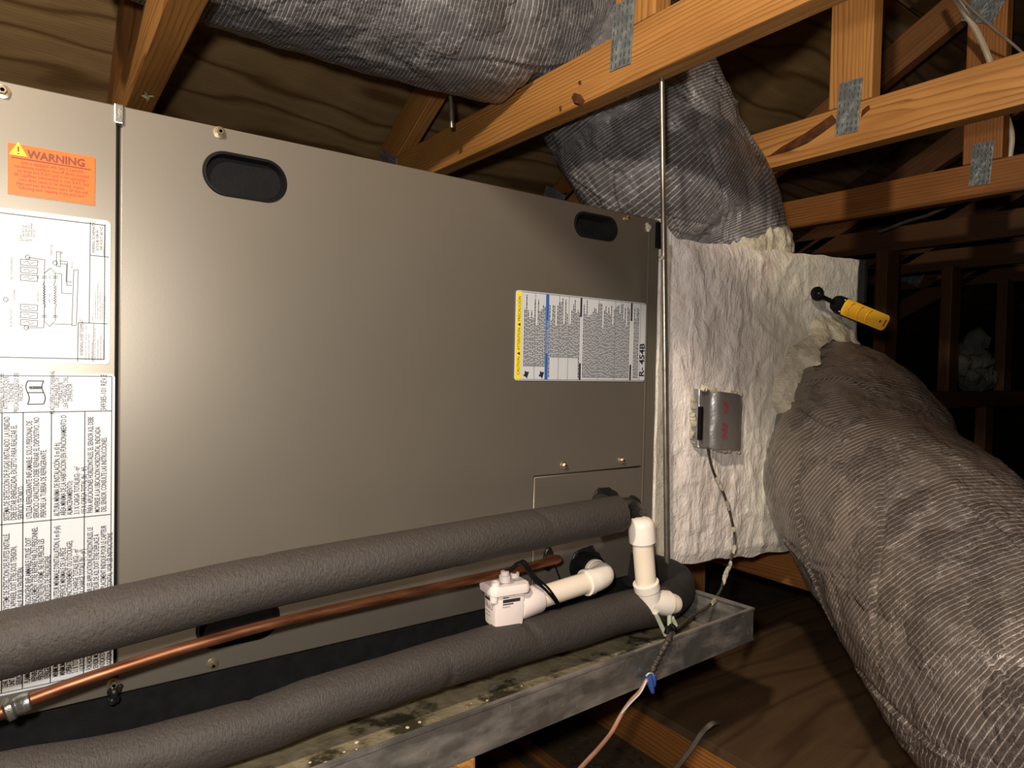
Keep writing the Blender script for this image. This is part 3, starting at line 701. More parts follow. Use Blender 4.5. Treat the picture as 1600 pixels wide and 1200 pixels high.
while f < .94:
    if any(abs(f-g) < .014 for g in (.214, .462, .872)): f += .0115; continue
    zz = .02 + (.14 if (.05 < f < .2 or .24 < f < .44) else .02); end = rs.uniform(.6, .97) if rs.random() < .35 else rs.uniform(.78, .97)
    if .24 < f < .44: zz = .27
    while zz < end:
        ln = rs.uniform(.012, .05)
        quad(bm, X(f), Z(zz), X(f+.0062), Z(min(zz+ln, end)), YT, 0 if rs.random() < .85 else 3); zz += ln+.008
    f += .0115
for f, zc in ((.055, .07), (.16, .07)):
    P = [bm.verts.new((X(f)+.0055+.0055*math.cos(k*math.tau/9)*(1 if k % 2 else .55), YT, Z(zc)+.0055*math.sin(k*math.tau/9)*(1 if k % 2 else .6))) for k in range(9)]
    bm.faces.new(P).material_index = 3
obj('lettering', bm, None, rl, mats=[INKG, YELLOW, BLUE, INK, WHITE])

# black support rails the unit sits on
tag(obj('support_rail', box(B(), (-.60, .012, -.0755), (.70, .05, 0), .002), BLACKM), 'black rail under the front edge of the beige air handler', 'rail')
tag(obj('support_rail', box(B(), (-.60, .49, -.0755), (.70, .53, 0), .002), BLACKM), 'black rail under the rear edge of the beige air handler', 'rail')

# ------------------------------------------------------------------ drain pan
DP = thing('drain_pan', 'galvanised sheet metal drain pan with sediment under the air handler', 'pan', (.1, .2, -.077))
def pc(x): return -.1365+(x-.77)*.046
FL, FRt = Vector((-.75, pc(-.75))), Vector((.785, pc(.785)))
du = (FRt-FL).normalized(); dv = Vector((-du.y*1.6, du.x)).normalized(); BK = .72
cor = [FL, FRt, FRt+dv*BK, FL+dv*BK]; ZP0, ZP1 = -.077, -.030
bm = B(); th = .0011
cen = sum(cor, Vector((0, 0)))/4
inn = [c+(cen-c).normalized()*th*1.4 for c in cor]
def ringv(L, z): return [bm.verts.new((c.x, c.y, z)) for c in L]
lip = [c+(c-cen).normalized()*.0022 for c in cor]; lin = [c+(cen-c).normalized()*.010 for c in cor]
rg = [ringv(cor, ZP0), ringv(cor, ZP1-.004), ringv(lip, ZP1-.003), ringv(lip, ZP1), ringv(lin, ZP1), ringv(lin, ZP1-.0012), ringv(inn, ZP1-.0012), ringv(inn, ZP0+.001)]
for a, b2 in zip(rg, rg[1:]):
    for j in range(4): bm.faces.new((a[j], a[(j+1) % 4], b2[(j+1) % 4], b2[j]))
bm.faces.new(rg[0][::-1]); bm.faces.new(rg[-1])
bmesh.ops.recalc_face_normals(bm, faces=bm.faces)
pan = obj('pan_tray', bm, GALV, DP)
# folded corner crease and silicone
bm = B(); cc = Vector((cor[1].x, cor[1].y, 0))
sweep(bm, [Vector((FRt.x-.027, FRt.y-.0022, ZP1-.006)), Vector((FRt.x-.014, FRt.y-.0024, ZP0+.020)), Vector((FRt.x-.002, FRt.y-.002, ZP0+.002))], .0014, 8)
obj('corner_fold', bm, SILVER, DP, True)
bm = B()
v = [bm.verts.new((c.x, c.y, ZP0+.0022)) for c in [c+(cen-c).normalized()*.012 for c in cor]]; bm.faces.new(v)
obj('sediment', bm, PANDIRT, DP)['label'] = 'brown sediment covering the pan bottom'
bm = B()
for k in range(240):
    x = random.uniform(-.05, .72); y = pc(x)+random.uniform(.006, .09); s = random.uniform(.0008, .0028)
    if random.random() < .6: x = random.gauss(.2, .12); y = pc(x)+random.uniform(.006, .04)
    bmesh.ops.create_icosphere(bm, subdivisions=1, radius=s, matrix=Matrix.Translation((x, y, ZP0+.0028)) @ Matrix.Diagonal((1, random.uniform(.5, 1.2), .35, 1)))
tag(obj('debris_flakes', bm, CHIP), 'pale grit and flakes scattered over the drain pan bottom', 'debris', kind='stuff')
bm = B()
for k in range(70):
    p = at(random.uniform(820, 1090), random.uniform(1090, 1200), Z=-.388); s = random.uniform(.003, .008)
    if .60 < p.x < .70 or p.x > .84: continue
    bmesh.ops.create_icosphere(bm, subdivisions=1, radius=s, matrix=Matrix.Translation(p) @ Matrix.Rotation(random.random()*3, 4, 'Z') @ Matrix.Diagonal((random.uniform(1, 2.4), .7, .4, 1)))
tag(obj('floor_debris', bm, CHIPD), 'dark scraps littering the dusty board left of the joist', 'debris', kind='stuff')

# ------------------------------------------------------------------ pipes in front of the unit
def tube_from(pts, n): return spline(pts, n)
def axis_pts(L): return [at(u, v, Y=y) for u, v, y in L]
def foamd(amp, seed):
    def d(s, th, i):
        q = Vector((s*14+seed, math.cos(th)*1.2, math.sin(th)*1.2)); a = mn.noise(q)*.5+mn.noise(q*3)*.25
        w = 0
        for c, st in ((.12, .3), (.31, .9), (.49, 1.4), (.62, .5)):
            w -= math.exp(-((s-c-.012*math.sin(th+st))/.004)**2)*max(0, math.sin(th*1+st*5))*1.0
        return (a+w*1.5)*amp
    return d
UP = thing('insulated_suction_line', 'upper grey foam insulated pipe crossing the beige panel above the copper line', 'pipe', at(480, 900, Y=-.085))
yy = -.085
P = axis_pts([(-320, 1085, yy), (-150, 1046, yy), (0, 1009, yy), (200, 959, yy), (400, 912, yy), (600, 872, yy), (800, 833, yy), (900, 815, yy), (965, 803, yy)])
pts = spline(P, 200)
bm = sweep(B(), pts, lambda i: .0252-.0016*(i/len(pts)), 28, foamd(.0009, 3))
obj('foam_sleeve', bm, FOAM, UP, True)
pe = pts[-1]; tdir = (pts[-1]-pts[-5]).normalized()
bm = sweep(B(), spline([pe-tdir*.03, pe+tdir*.004, pe+tdir*.010+Vector((0, .02, .002)), Vector((at(985, 795, Y=0).x, .0, at(985, 790, Y=0).z))], 24), .0125, 16)
obj('pipe_stub', bm, TAR, UP, True)['label'] = 'black sealed pipe stub'
bm = sweep(B(), spline([at(940, 790, Y=0)+Vector((0, .0, 0)), at(940, 790, Y=-.03), at(945, 800, Y=-.07)], 16), .016, 18)
obj('elbow', bm, FOAMD, UP, True)

CU = thing('copper_liquid_line', 'bare copper refrigerant tube between the two grey insulated pipes', 'pipe', at(480, 960, Y=-.05))
P = axis_pts([(-260, 1200, -.062), (-120, 1152, -.062), (0, 1113, -.062), (60, 1088, -.062), (180, 1046, -.061), (300, 1009, -.06), (440, 971, -.058), (600, 935, -.055), (750, 903, -.05), (850, 880, -.042), (872, 874, -.036)])
P = P+[at(858, 873, Y=-.012), at(856, 873, Y=.002)]
pts = spline(P, 150)
obj('copper_tube', sweep(B(), pts, .0053, 14, lambda s, th, i: mn.noise(Vector((s*8, 0, 1)))*.0004), COPPER, CU, True)
bm = B(); a, b2 = at(6, 1112, Y=-.062), at(48, 1094, Y=-.062); ax = b2-a; L_ = ax.length
lathe(bm, a, ax, [(0, .0062), (.002, .0088), (L_*.35, .0092), (L_*.45, .0072), (L_*.55, .0074), (L_*.7, .0088), (L_*.95, .0082), (L_, .006)], 20)
for v in bm.verts: v.co += Vector([mn.noise(v.co*110+Vector((k*7, 0, 0))) for k in range(3)])*.0013
obj('brazed_joint', bm, SILVER, CU, True)['label'] = 'silvery brazed joint'

LO = thing('insulated_drain_line', 'lower thick grey foam insulated pipe lying in the drain pan', 'pipe', at(480, 1110, Z=-.046))
def zp(u, v, z): return at(u, v, Z=z)
yl = -.075
c1 = [at(u, v, Y=yl+.008*max(0, u)/1000) for u, v in ((-330, 1330), (-150, 1272), (0, 1230), (200, 1190), (400, 1133), (500, 1097), (600, 1066), (700, 1033), (800, 1004), (900, 978), (960, 960), (1000, 950))]
rest = [at(1034, 943, Y=-.060), at(1058, 924, Y=-.042), at(1056, 905, Y=-.022), at(1025, 893, Y=-.012), at(985, 890, Y=-.004)]
pts = spline(c1+rest, 330); ncut = int(len(pts)*len(c1)/(len(c1)+len(rest)-1))
obj('foam_sleeve', sweep(B(), pts[:ncut], lambda i: .0240+.0025*i/ncut, 30, foamd(.0019, 11)), FOAM, LO, True)
obj('elbow', sweep(B(), pts[ncut-3:], lambda i: .0250, 26, foamd(.0012, 5)), FOAMD, LO, True)['label'] = 'black foam elbow turning back behind the white riser'

# ------------------------------------------------------------------ condensate drain with float switch
CP = thing('condensate_drain_pipe', 'off white plastic elbow and pipe coming out of the unit to the float switch', 'pipe', at(900, 910, Y=-.05))
YD = -.058
eA = at(908, 884, Y=0); eB = at(947, 900, Y=YD); eC = at(833, 937, Y=YD-.002)
bm = B(); n1 = (Vector((eB.x, YD, eB.z))-eA).normalized()
lathe(bm, eA, n1, [(0, .0215), (.012, .0215), (.0125, .0195), (.016, .0195), (.0165, .0215), (.030, .0215), (.031, .017)], 24)
obj('threaded_adapter', bm, BLACK, CP, True)
dirp = (eC-eB).normalized()
bm = B(); arc = spline([eA+n1*.026, eA+n1*.042, eB-n1*.006+dirp*.002, eB+dirp*.020, eB+dirp*.034], 30)
sweep(bm, arc, lambda i: .0158, 22); cyl(bm, arc[-1]-dirp*.004, arc[-1]+dirp*.004, .0172, n=24); cyl(bm, eA+n1*.027, eA+n1*.036, .0168, n=24)
obj('elbow', bm, PVCW, CP, True)
obj('pipe', cyl(B(), eB+dirp*.03, eC, .0136, n=24), PVC, CP, True)
bm = B(); lathe(bm, eC+dirp*.0, -dirp, [(-.026, .0175), (-.024, .0182), (.006, .0176), (.008, .0165), (.0082, .012)], 26)
obj('coupling', bm, SWITCH, CP, True)

FS = thing('float_switch', 'white plastic overflow float switch with printed text at the pipe end', 'float switch', at(788, 945, Y=-.06))
pS = at(788, 939, Y=-.060); ang = math.radians(-8)
R3 = Matrix.Rotation(ang, 4, 'Z'); MS = Matrix.Translation(pS) @ R3
def loc(bm, M4): bmesh.ops.transform(bm, matrix=M4, verts=bm.verts); return bm
bw, bd, bh = .0205, .0155, .027
bm = box(B(), (-bw, -bd, -bh), (bw, bd, bh*.55), .004)
for v in bm.verts:
    k = 1-.08*(bh*.55-v.co.z)/(1.55*bh); v.co.x *= k; v.co.y *= k
body = obj('switch_body', loc(bm, MS), SWITCH, FS, True)
bm = B()
for z, w_, d_, in ((bh*.5, .023, .018),):
    me_ = rrect(-w_-.003, -d_-.002, w_+.003, d_+.002, .008)
    lo_ = [bm.verts.new((x, y, z)) for x, y in me_]; hi_ = [bm.verts.new((x*1.03, y*1.03, z+.006)) for x, y in me_]; h2_ = [bm.verts.new((x*.96, y*.96, z+.0105)) for x, y in me_]
    m_ = len(me_)
    for a, b2 in ((lo_, hi_), (hi_, h2_)):
        for j in range(m_): bm.faces.new((a[j], a[(j+1) % m_], b2[(j+1) % m_], b2[j]))
    bm.faces.new(lo_[::-1]); bm.faces.new(h2_)
lid = obj('lid', loc(bm, MS), SWITCH, FS, True)
zl = bh*.5+.0105
bm = B(); lathe(bm, (-.0, 0, zl-.001), (0, 0, 1), [(0, .0075), (.008, .0070), (.0085, .0052), (.013, .0050), (.0135, .003)], 20)
obj('cable_spout', loc(bm, MS), SWITCH, FS, True)
for x, y in ((-.0185, -.012), (.0185, .010)):
    bm = B(); lathe(bm, (x, y, zl-.001), (0, 0, 1), [(0, .0058), (.0062, .0058), (.0064, .0044), (.004, .004)], 18); obj('lid_boss', loc(bm, MS), SWITCH, FS, True)
bm = B(); lathe(bm, (-.0200, -.0125, bh*.5-.008), (0, 0, 1), [(0, .0048), (.009, .0056)], 16); obj('lid_boss', loc(bm, MS), SWITCH, FS, True)
bm = B(); yq = -bd-.0004
def fq(x0, z0, x1, z1, y=yq): quad(bm, x0, z0, x1, z1, y)
fq(-.010, .0035, .013, .0075); fq(-.010, .0090, -.002, .0102); fq(-.010, .0010, .004, .0024)
for v in bm.verts: pass
text(bm, 'Safe-T-Switch', .0036, -.010, .0112, yq, False, sx=.8); text(bm, 'Model SS1', .003, -.010, -.0025, yq, False, sx=.8)
b2m = B()
for v in list(bm.verts):
    k = 1-.08*(bh*.55-v.co.z)/(1.55*bh); v.co.y = v.co.y*k-.0002
loc(bm, MS); obj('lettering', bm, INK, body)
bm = B()
xq = -bw-.0004
def sideT(s, size, y, z, sx=1):
    M4 = MS @ Matrix(((0, 0, -1, xq+.0006), (-sx, 0, 0, y), (0, 1, 0, z), (0, 0, 0, 1))); text(bm, s, size, 0, 0, 0, M4=M4)
sideT('Safe-T-Switch', .0032, .011, .0075, .75); sideT('R\u03bbU', .0085, .007, -.0058, 1); sideT('LISTED 24V', .0028, .010, -.0105, .9); sideT('MAX 1.5A', .0028, .008, -.0145, .9); sideT('\u2588\u2588\u2588\u2588', .0032, .011, .004, 1)
obj('lettering', bm, INK, body)
bm = B()
for s, x, y in (('O', -.010, -.010), ('TEST', -.002, -.0125), ('O', .010, -.004)):
    text(bm, s, .0045, 0, 0, 0, M4=MS @ Matrix(((1, 0, 0, x), (0, 1, 0, y), (0, 0, 1, zl+.0003), (0, 0, 0, 1))))
obj('lettering', bm, INK, lid)
SWT = pS+Vector((0, 0, zl+.012))
bm = B(); P = [SWT, at(795, 892, Y=-.06), at(808, 880, Y=-.064), at(818, 882, Y=-.070), at(832, 903, Y=-.078), at(853, 922, Y=-.080), at(868, 940, Y=-.077), at(874, 952, Y=-.05), at(880, 965, Y=-.02)]
sweep(bm, spline(P, 60), .0017, 8)
sweep(bm, spline([p+Vector((.002, -.001, .003*(1 if 2 < k < 6 else .3))) for k, p in enumerate(P)], 60), .0014, 8)
tag(obj('switch_cable', bm, BLACK, smooth=True), 'black two wire lead arching from the float switch over the pipe', 'cable')
tag(obj('sensor_wire', sweep(B(), spline([at(866, 880, Y=-.005), at(873, 900, Y=-.02), at(890, 945, Y=-.03), at(895, 955, Y=-.02)], 24), .0011, 6), BLACK, smooth=True), 'thin black wire hanging from the copper line grommet', 'wire')

RS = thing('drain_riser', 'upright off white plastic drain riser with a cap and a wye', 'pipe', at(1010, 940, Y=-.075))
YR = -.082
cT, cB_ = at(1001, 809, Y=YR), at(1004, 846, Y=YR)
axd = (at(1010, 920, Y=YR)-cT).normalized()
bm = B(); Lc = (cB_-cT).length; lathe(bm, cT, axd, [(0, .006), (.0015, .012), (.0055, .0165), (.010, .0178), (Lc, .0180), (Lc+.0005, .0135)], 28); obj('cap', bm, PVCW, RS, True)
pB = at(1010, 918, Y=YR); obj('pipe', cyl(B(), cB_-axd*.004, pB, .0142, n=26), PVC, RS, True)
bm = B(); w0 = at(1009, 910, Y=YR); w1 = at(1018, 950, Y=YR); wd_ = (w1-w0).normalized()
lathe(bm, w0, wd_, [(-.001, .0150), (0, .0178), (.010, .0178), (.011, .0165), ((w1-w0).length, .0150), ((w1-w0).length+.002, .010)], 26)
e1 = at(1050, 943, Y=YR-.006); m0 = at(1016, 940, Y=YR-.002); md = (e1-m0).normalized(); Lm = (e1-m0).length
lathe(bm, m0-md*.004, md, [(0, .0130), (Lm*.55, .0168), (Lm*.86, .0172), (Lm*.87, .0145)], 26)
obj('wye_fitting', bm, PVCW, RS, True)
bm = B(); lathe(bm, e1-md*.008, md, [(0, .0138), (.010, .0138), (.016, .0120), (.0162, .0105), (.008, .010)], 22)
obj('pipe_stub', bm, PVC, RS, True)
bm = B(); p = at(990, 795, Y=-.005); sweep(bm, spline([p, at(992, 800, Y=-.04), at(998, 822, Y=-.078)], 16), .0135, 18)
for v in bm.verts: v.co += Vector([mn.noise(v.co*90+Vector((k*7, 0, 0))) for k in range(3)])*.002
obj('sealed_connection', bm, TAR, RS, True)['label'] = 'black sealed connection behind the cap'
ST = thing('cut_tubing', 'pale green cut plastic tubing hanging below the drain wye', 'tubing', at(1035, 975, Y=-.09))
for L in ([(1024, 958), (1032, 975), (1040, 992)], [(1046, 960), (1046, 978), (1048, 990)], [(1050, 965), (1056, 978), (1052, 990)]):
    bm = sweep(B(), spline([at(u, v, Y=-.095) for u, v in L], 12), .0032, 10)
    obj('tube_strip', bm, GREENW, ST, True)
e = at(1062, 948, Y=YR-.01)
# ------------------------------------------------------------------ hanging rod
RD = thing('threaded_rod', 'long zinc threaded rod hanging from the wooden chord in front of the duct', 'rod', at(1034, 128, Y=-.02))
rt, rb = Vector((.7005, -.028, ZB+.02)), at(1042, 884, Y=-.028)
rt = at(1034, 120, Y=-.028); rb2 = rb+(rb-rt).normalized()*.05
bm = B(); a, b_ = frame(rb2-rt); t = (rb2-rt).normalized(); L = (rb2-rt).length; n = 10; prev = None; k = 0; s = 0
while s < L:
    r = .0042 if k % 2 else .0035
    R = [bm.verts.new(rt+t*s+r*(a*math.cos(i*math.tau/n)+b_*math.sin(i*math.tau/n))) for i in range(n)]
    if prev:
        for i in range(n): bm.faces.new((prev[i], prev[(i+1) % n], R[(i+1) % n], R[i]))
    prev = R; k += 1; s += .0016
obj('rod', bm, ROD, RD, True, angle=3)
bm = B()
for u, v in ((1033, 404),):
    p = at(u, v, Y=-.034)
    for q in range(6): bmesh.ops.create_icosphere(bm, subdivisions=1, radius=.0022, matrix=Matrix.Translation(p+Vector((random.gauss(0, .0025), random.gauss(0, .001), random.gauss(0, .002)))))
obj('mastic_dab', bm, CREAM, RD, True)
# thin hanger rod behind, between duct and chord
tag(obj('hanger_rod', cyl(B(), at(704, 150, Y=.42), at(706, 200, Y=.42), .0045, n=10), ROD, smooth=True), 'short steel hanger rod in the gap between the duct and the chord', 'rod')

# ------------------------------------------------------------------ plenum
PL = thing('supply_plenum', 'mastic coated supply plenum box at the right end of the unit', 'plenum', (1.02, .26, 0))
PX0, PX1, PYB = .722, 1.315, .52
def ptop(x): return .516+.030*(x-.76)/.56 if x > .76 else .516+.028*((.76-x)/.038)**1.5
def pbot(x): return .002-.024*min(1, max(0, (x-.74)/.35))
NX, NZ = 150, 140
bm = B(); G = []
fc = at(1285, 640, Y=0)
for i in range(NX+1):
    x = PX0+(PX1-PX0)*i/NX; row = []
    for j in range(NZ+1):
        f = j/NZ; z = pbot(x)+(ptop(x)-pbot(x))*f
        q = Vector((x*9, z*9, 0)); d = (mn.noise(q*1.2)*.5+mn.noise(q*2.6)*.35+mn.noise(q*6)*.30)*.0045
        rid = 1-abs(mn.noise(Vector((x*22, z*7, 3)))*2); d += max(0, rid-.6)*.005*(1 if x < 1.0 else .3)
        d += max(0, 1-abs(mn.noise(Vector((x*9+z*6, z*15, 8)))*2.6)-.55)*.006*(1 if x > .95 else .5)
        if x > 1.12: d *= .5
        edge = min(i, NX-i, j, NZ-j)
        k = min(1, edge/5)
        y = -.006*k - d*k
        if x < .79: y += .014*(1-(x-PX0)/(.79-PX0))*k      # dips back to the flange
        hh = 0
        row.append(bm.verts.new((x+.004*mn.noise(Vector((z*18, 1, 2)))*(1 if i in (0, NX) else 0), y, z+.006*mn.noise(Vector((x*20, 4, 1)))*(1 if j in (0, NZ) else 0))))
    G.append(row)
for i in range(NX):
    for j in range(NZ): bm.faces.new((G[i][j], G[i+1][j], G[i+1][j+1], G[i][j+1]))
# sides, top, bottom and back from the rim
rim = [G[i][0] for i in range(NX+1)]+[G[NX][j] for j in range(1, NZ+1)]+[G[i][NZ] for i in range(NX-1, -1, -1)]+[G[0][j] for j in range(NZ-1, 0, -1)]
prev = rim
for y in (.1, .25, .4, PYB):
    nx = [bm.verts.new((v.co.x+.004*mn.noise(v.co*20+Vector((0, y*9, 0))), y, v.co.z+.004*mn.noise(v.co*20+Vector((7, y*9, 0))))) for v in rim]
    for i in range(len(rim)): bm.faces.new((prev[i], nx[i], nx[(i+1) % len(rim)], prev[(i+1) % len(rim)]))
    prev = nx
bm.faces.new(prev)
bmesh.ops.recalc_face_normals(bm, faces=bm.faces)
obj('plenum_box', bm, MAST, PL, True, angle=math.radians(60))
# foil flange strip beside the rod
bm = B()
n = 60; A_ = []; B_ = []
for k in range(n+1):
    z = .004+.50*k/n; A_.append(bm.verts.new((XE+.0015+.001*mn.noise(Vector((z*60, 0, 0))), -.0035, z))); B_.append(bm.verts.new((XE+.022, -.0052+.003*mn.noise(Vector((z*50, 3, 0))), z)))
for k in range(n): bm.faces.new((A_[k], B_[k], B_[k+1], A_[k+1]))
bmesh.ops.solidify(bm, geom=bm.faces[:], thickness=.0006)
obj('flange_tape', bm, MAST, PL, True)
# bare black insulation edge at the right end
obj('exposed_insulation', box(B(), (PX1-.010, -.0165, .455), (PX1+.003, .01, .532), .003), BLACKM, PL)['label'] = 'black insulation edge left bare of mastic'
# ghost print on the wrap
bm = B(); rs = random.Random(5)
for u0, v0, u1, v1 in ((1118, 498, 1158, 505), (1120, 522, 1158, 542)):
    for k in range(26):
        u = rs.uniform(u0, u1); v = rs.uniform(v0, v1); p = at(u, v, Y=-.0205); quad(bm, p.x, p.z, p.x+rs.uniform(.002, .009), p.z+rs.uniform(.0008, .003), -.0205-.0001*k)
bm.free()

def lumpy_collar(pts_fn, n, m, name, parent, mat, amp=.006, lo=0, hi=math.tau):
    bm = B(); rings = []
    for i in range(n+1):
        th = lo+(hi-lo)*i/n; rings.append([bm.verts.new(p) for p in pts_fn(th, m)])
    for i in range(n):
        for j in range(m): bm.faces.new((rings[i][j], rings[i+1][j], rings[i+1][j+1], rings[i][j+1]))
    for v in bm.verts:
        v.co += Vector([mn.noise(v.co*38+Vector((k*13, 0, 0))) for k in range(3)])*amp+Vector([mn.noise(v.co*95+Vector((k*17, 0, 0))) for k in range(3)])*amp*.5
    bmesh.ops.recalc_face_normals(bm, faces=bm.faces)
    return obj(name, bm, mat, parent, True, angle=3)

# ------------------------------------------------------------------ flexible ducts
def duct(name, label, ctrl, mat, nseg, nang, seed, creases, fix=None, group=None):
    t = thing(name, label, 'duct', ctrl[0][:3], group)
    sp = spline([Vector(c) for c in ctrl], nseg)
    pts = [Vector(p[:3]) for p in sp]; rad = [p[3] for p in sp]
    def disp(s, th, i):
        q = Vector((math.cos(th)*2.2, math.sin(th)*2.2, s*9+seed))
        d = mn.noise(q)*.005+mn.noise(q*2.4)*.0035+mn.noise(q*6)*.0012
        for (s0, th0, sl, ln, dp, wd) in creases:
            x = (s-s0); dth = (th-th0+math.pi) % math.tau-math.pi
            e = dth*.18-sl*x+.006*math.sin(x*40+seed)
            if abs(x) < ln and abs(e) < wd*4:
                g = (1-(x/ln)**2); d += dp*g*(math.exp(-((e-wd)/wd)**2)-1.2*math.exp(-(e/wd)**2))
        return d
    bm = sweep(B(), pts, lambda i: rad[i], nang, disp, True, True, 0, (lambda i: 1-.0*i))
    if fix:
        for v in bm.verts: fix(v.co)
    obj('duct_jacket', bm, mat, t, True, angle=3)
    return t, pts, rad
rs = random.Random(12)
def rc(n, smax, a=.006): return [(rs.uniform(0, smax), rs.uniform(0, math.tau), rs.choice((-1, 1))*rs.uniform(.2, 1.1), rs.uniform(.06, .18), rs.uniform(.4, 1)*a, rs.uniform(.003, .006)) for _ in range(n)]
C0 = at(1285, 640, Y=.004)
p2, p3, p4 = at(1355, 765, d=1.12), at(1476, 902, d=.945), at(1622, 1080, d=.795)
p5 = p4+Vector((-.06, -.15, -.05)); p6 = p5+Vector((-.02, -.22, -.01))
P1_ = C0.lerp(p2, .45)+Vector((.0, -.03, -.008))
FD, fpts, frad = duct('flexible_duct', 'large grey brown flexible duct with wire rings running down to the right', [(*C0, .148), (*P1_, .152), (*p2, .158), (*p3, .165), (*p4, .166), (*p5, .166), (*p6, .166)], FILM, 320, 280, 2.0, rc(40, .75, .0048), group=None)
U0 = at(1150, 410, Y=.165); U0.z = .512; uA = at(1112, 338, d=1.40)
u1, u2, u3 = at(1037, 262, d=1.37), at(975, 152, d=1.35), at(890, 40, d=1.30)
u4, u5, u6 = at(757, 4, d=1.20), at(557, -66, d=1.10), at(390, -140, d=1.0)
u7 = u6+(u6-u5)*1.3
def clear(p):
    lim = zdeck(p.x, p.y)-.008
    for xa, xb in TX[:2]:
        d = max(0, abs(p.x-(xa+xb)/2)-.028)
        if d < .10:
            k = d/.10; k = k*k*(3-2*k); l2 = zt(p.x, p.y)-.006; lim = min(lim, l2+(lim-l2)*k)
    if p.z > lim-.02: p.z = lim-.02*math.exp(-(p.z-lim+.02)/.06) if p.z > lim-.02 else p.z
    for xa, xb in TX[:2]:
        if xa-.012 < p.x < xb+.010 and p.z < ZB+CH+.006 and p.z > .69:
            dx = xb+.010-p.x; dz = ZB+CH+.006-p.z
            if dx < dz: p.x = xb+.010
            else: p.z = ZB+CH+.006
UD, upts, urad = duct('flexible_duct', 'silver grey flexible duct rising from the plenum top and passing over the wooden chord', [(*U0, .108), (*uA, .138), (*u1, .172), (*u2, .176), (*u3, .165), (*u4, .163), (*u5, .165), (*u6, .17), (*u7, .17)], FILMB, 320, 260, 8.0, rc(44, .6, .0065)+rc(14, 1.4, .004), clear)
# mastic collars
def col_front(th, m):
    out = []
    d = (fpts[8]-fpts[0]).normalized(); a = Vector((1, 0, 0)); b2 = Vector((0, 0, 1))
    for j in range(m+1):
        f = j/m; r = .149+(.030+.010*math.sin(th*5)+.006*math.sin(th*11))*(1-f)**1.3+.005*math.sin(f*math.pi)
        out.append(C0+Vector((0, -.010-.012*math.sin(f*math.pi/2), 0))+(a*math.cos(th)+b2*math.sin(th))*r+d*(.034+.012*math.sin(th*9)+.008*math.sin(th*17))*f)
    return out
lumpy_collar(col_front, 200, 18, 'mastic_collar', PL, CREAM, .0042, math.radians(28), math.radians(262))['label'] = 'thick cream mastic around the large duct opening'
jk = [c for c in UD.children][0]; NA = 260
vw = [WM[jk].translation+v.co for v in jk.data.vertices[:NA*40]]
bm = B(); cols = []
for k in range(NA):
    c = sum((vw[10*NA+q] for q in range(0, NA, 20)), Vector())/13
    out = (vw[10*NA+k]-c).normalized(); fac = out.dot((CAMP-c).normalized())
    side_ = out.dot(RV)
    if fac < -.25: continue
    hgt = 17+5*mn.noise(Vector((side_*3, 1, 2)))+3*mn.noise(Vector((side_*11, 4, 2)))
    if side_ < -.2: hgt -= 13*(-side_-.2)
    cols.append((k, max(4, hgt)))
k0 = next(i for i in range(len(cols)) if (cols[i][0]-cols[i-1][0]) != 1)
cols = cols[k0:]+cols[:k0]; rows = []
for k, hgt in cols:
    r_ = []
    for j in range(15):
        f = j/14; ri = f*hgt; i0 = int(ri); t_ = ri-i0
        p = vw[i0*NA+k].lerp(vw[(i0+1)*NA+k], t_); c = upts[i0]
        o = (p-c).normalized()
        r_.append(bm.verts.new(p+o*(.010*(1-f)**.5+.004*mn.noise(p*45)+.0025*mn.noise(p*110)+.001)))
    rows.append(r_)
for a_, b_ in zip(rows, rows[1:]):
    for j in range(14): bm.faces.new((a_[j], b_[j], b_[j+1], a_[j+1]))
bmesh.ops.recalc_face_normals(bm, faces=bm.faces)
obj('mastic_collar', bm, CREAM, PL, True, angle=3)['label'] = 'cream mastic around the upper duct opening'

# ------------------------------------------------------------------ foil tape patch with sensor
FP = thing('foil_tape_patch', 'silver foil taped sensor box with red print on the plenum front', 'tape', at(1128, 650, Y=-.03))
pa = at(1103, 612, Y=-.02); x0, x1 = at(1097, 650, Y=-.03).x, at(1160, 650, Y=-.03).x; zt1, zt0 = at(1130, 608, Y=-.03).z, at(1130, 697, Y=-.03).z
bm = B(); prof = [(x0, -.012), (x0+.001, -.021), (x0+.003, -.0230)]+[(x0+(x1-x0)*f, y) for f, y in ((.12, -.0236), (.22, -.0244), (.245, -.0262), (.27, -.0288), (.30, -.0318), (.33, -.0342), (.35, -.0352), (.38, -.0357), (.45, -.0358), (.6, -.035), (.8, -.033), (.95, -.030))]+[(x1, -.028), (x1+.002, -.012)]
m = 14; rows = []
for k in range(m+1):
    f = k/m; rows.append([bm.verts.new((x+.0015*mn.noise(Vector((x*60, f*5, 1))), y-.0012*mn.noise(Vector((x*80, f*7, 4))), zt0+(zt1-zt0)*f-.010*(x-x0)/(x1-x0)+.0015*mn.noise(Vector((x*90, f*3, 9))))) for x, y in prof])
for k in range(m):
    for j in range(len(prof)-1): bm.faces.new((rows[k][j], rows[k][j+1], rows[k+1][j+1], rows[k+1][j]))
bm.faces.new(rows[0][::-1]); bm.faces.new(rows[-1])
tp_ = obj('tape_wrap', bm, FOIL, FP, True, angle=math.radians(50))
xm = x0+(x1-x0)*.40
for s, zz, sz in (('EX', zt0+(zt1-zt0)*.80, .0150), ('FAS', zt0+(zt1-zt0)*.42, .0155)):
    bm = B(); text(bm, s, sz, 0, 0, 0, M4=Matrix(((0, 1, 0, xm), (0, -.05, -1, -.0385), (-1.05, 0, 0, zz), (0, 0, 0, 1))), bold=.0003)
    obj('lettering', bm, RED, tp_)
bm = box(B(), (x0-.001, -.0285, zt0+.012), (x0+.005, -.022, zt0+(zt1-zt0)*.70), .0008); obj('sensor_bracket', bm, BLACK, FP)
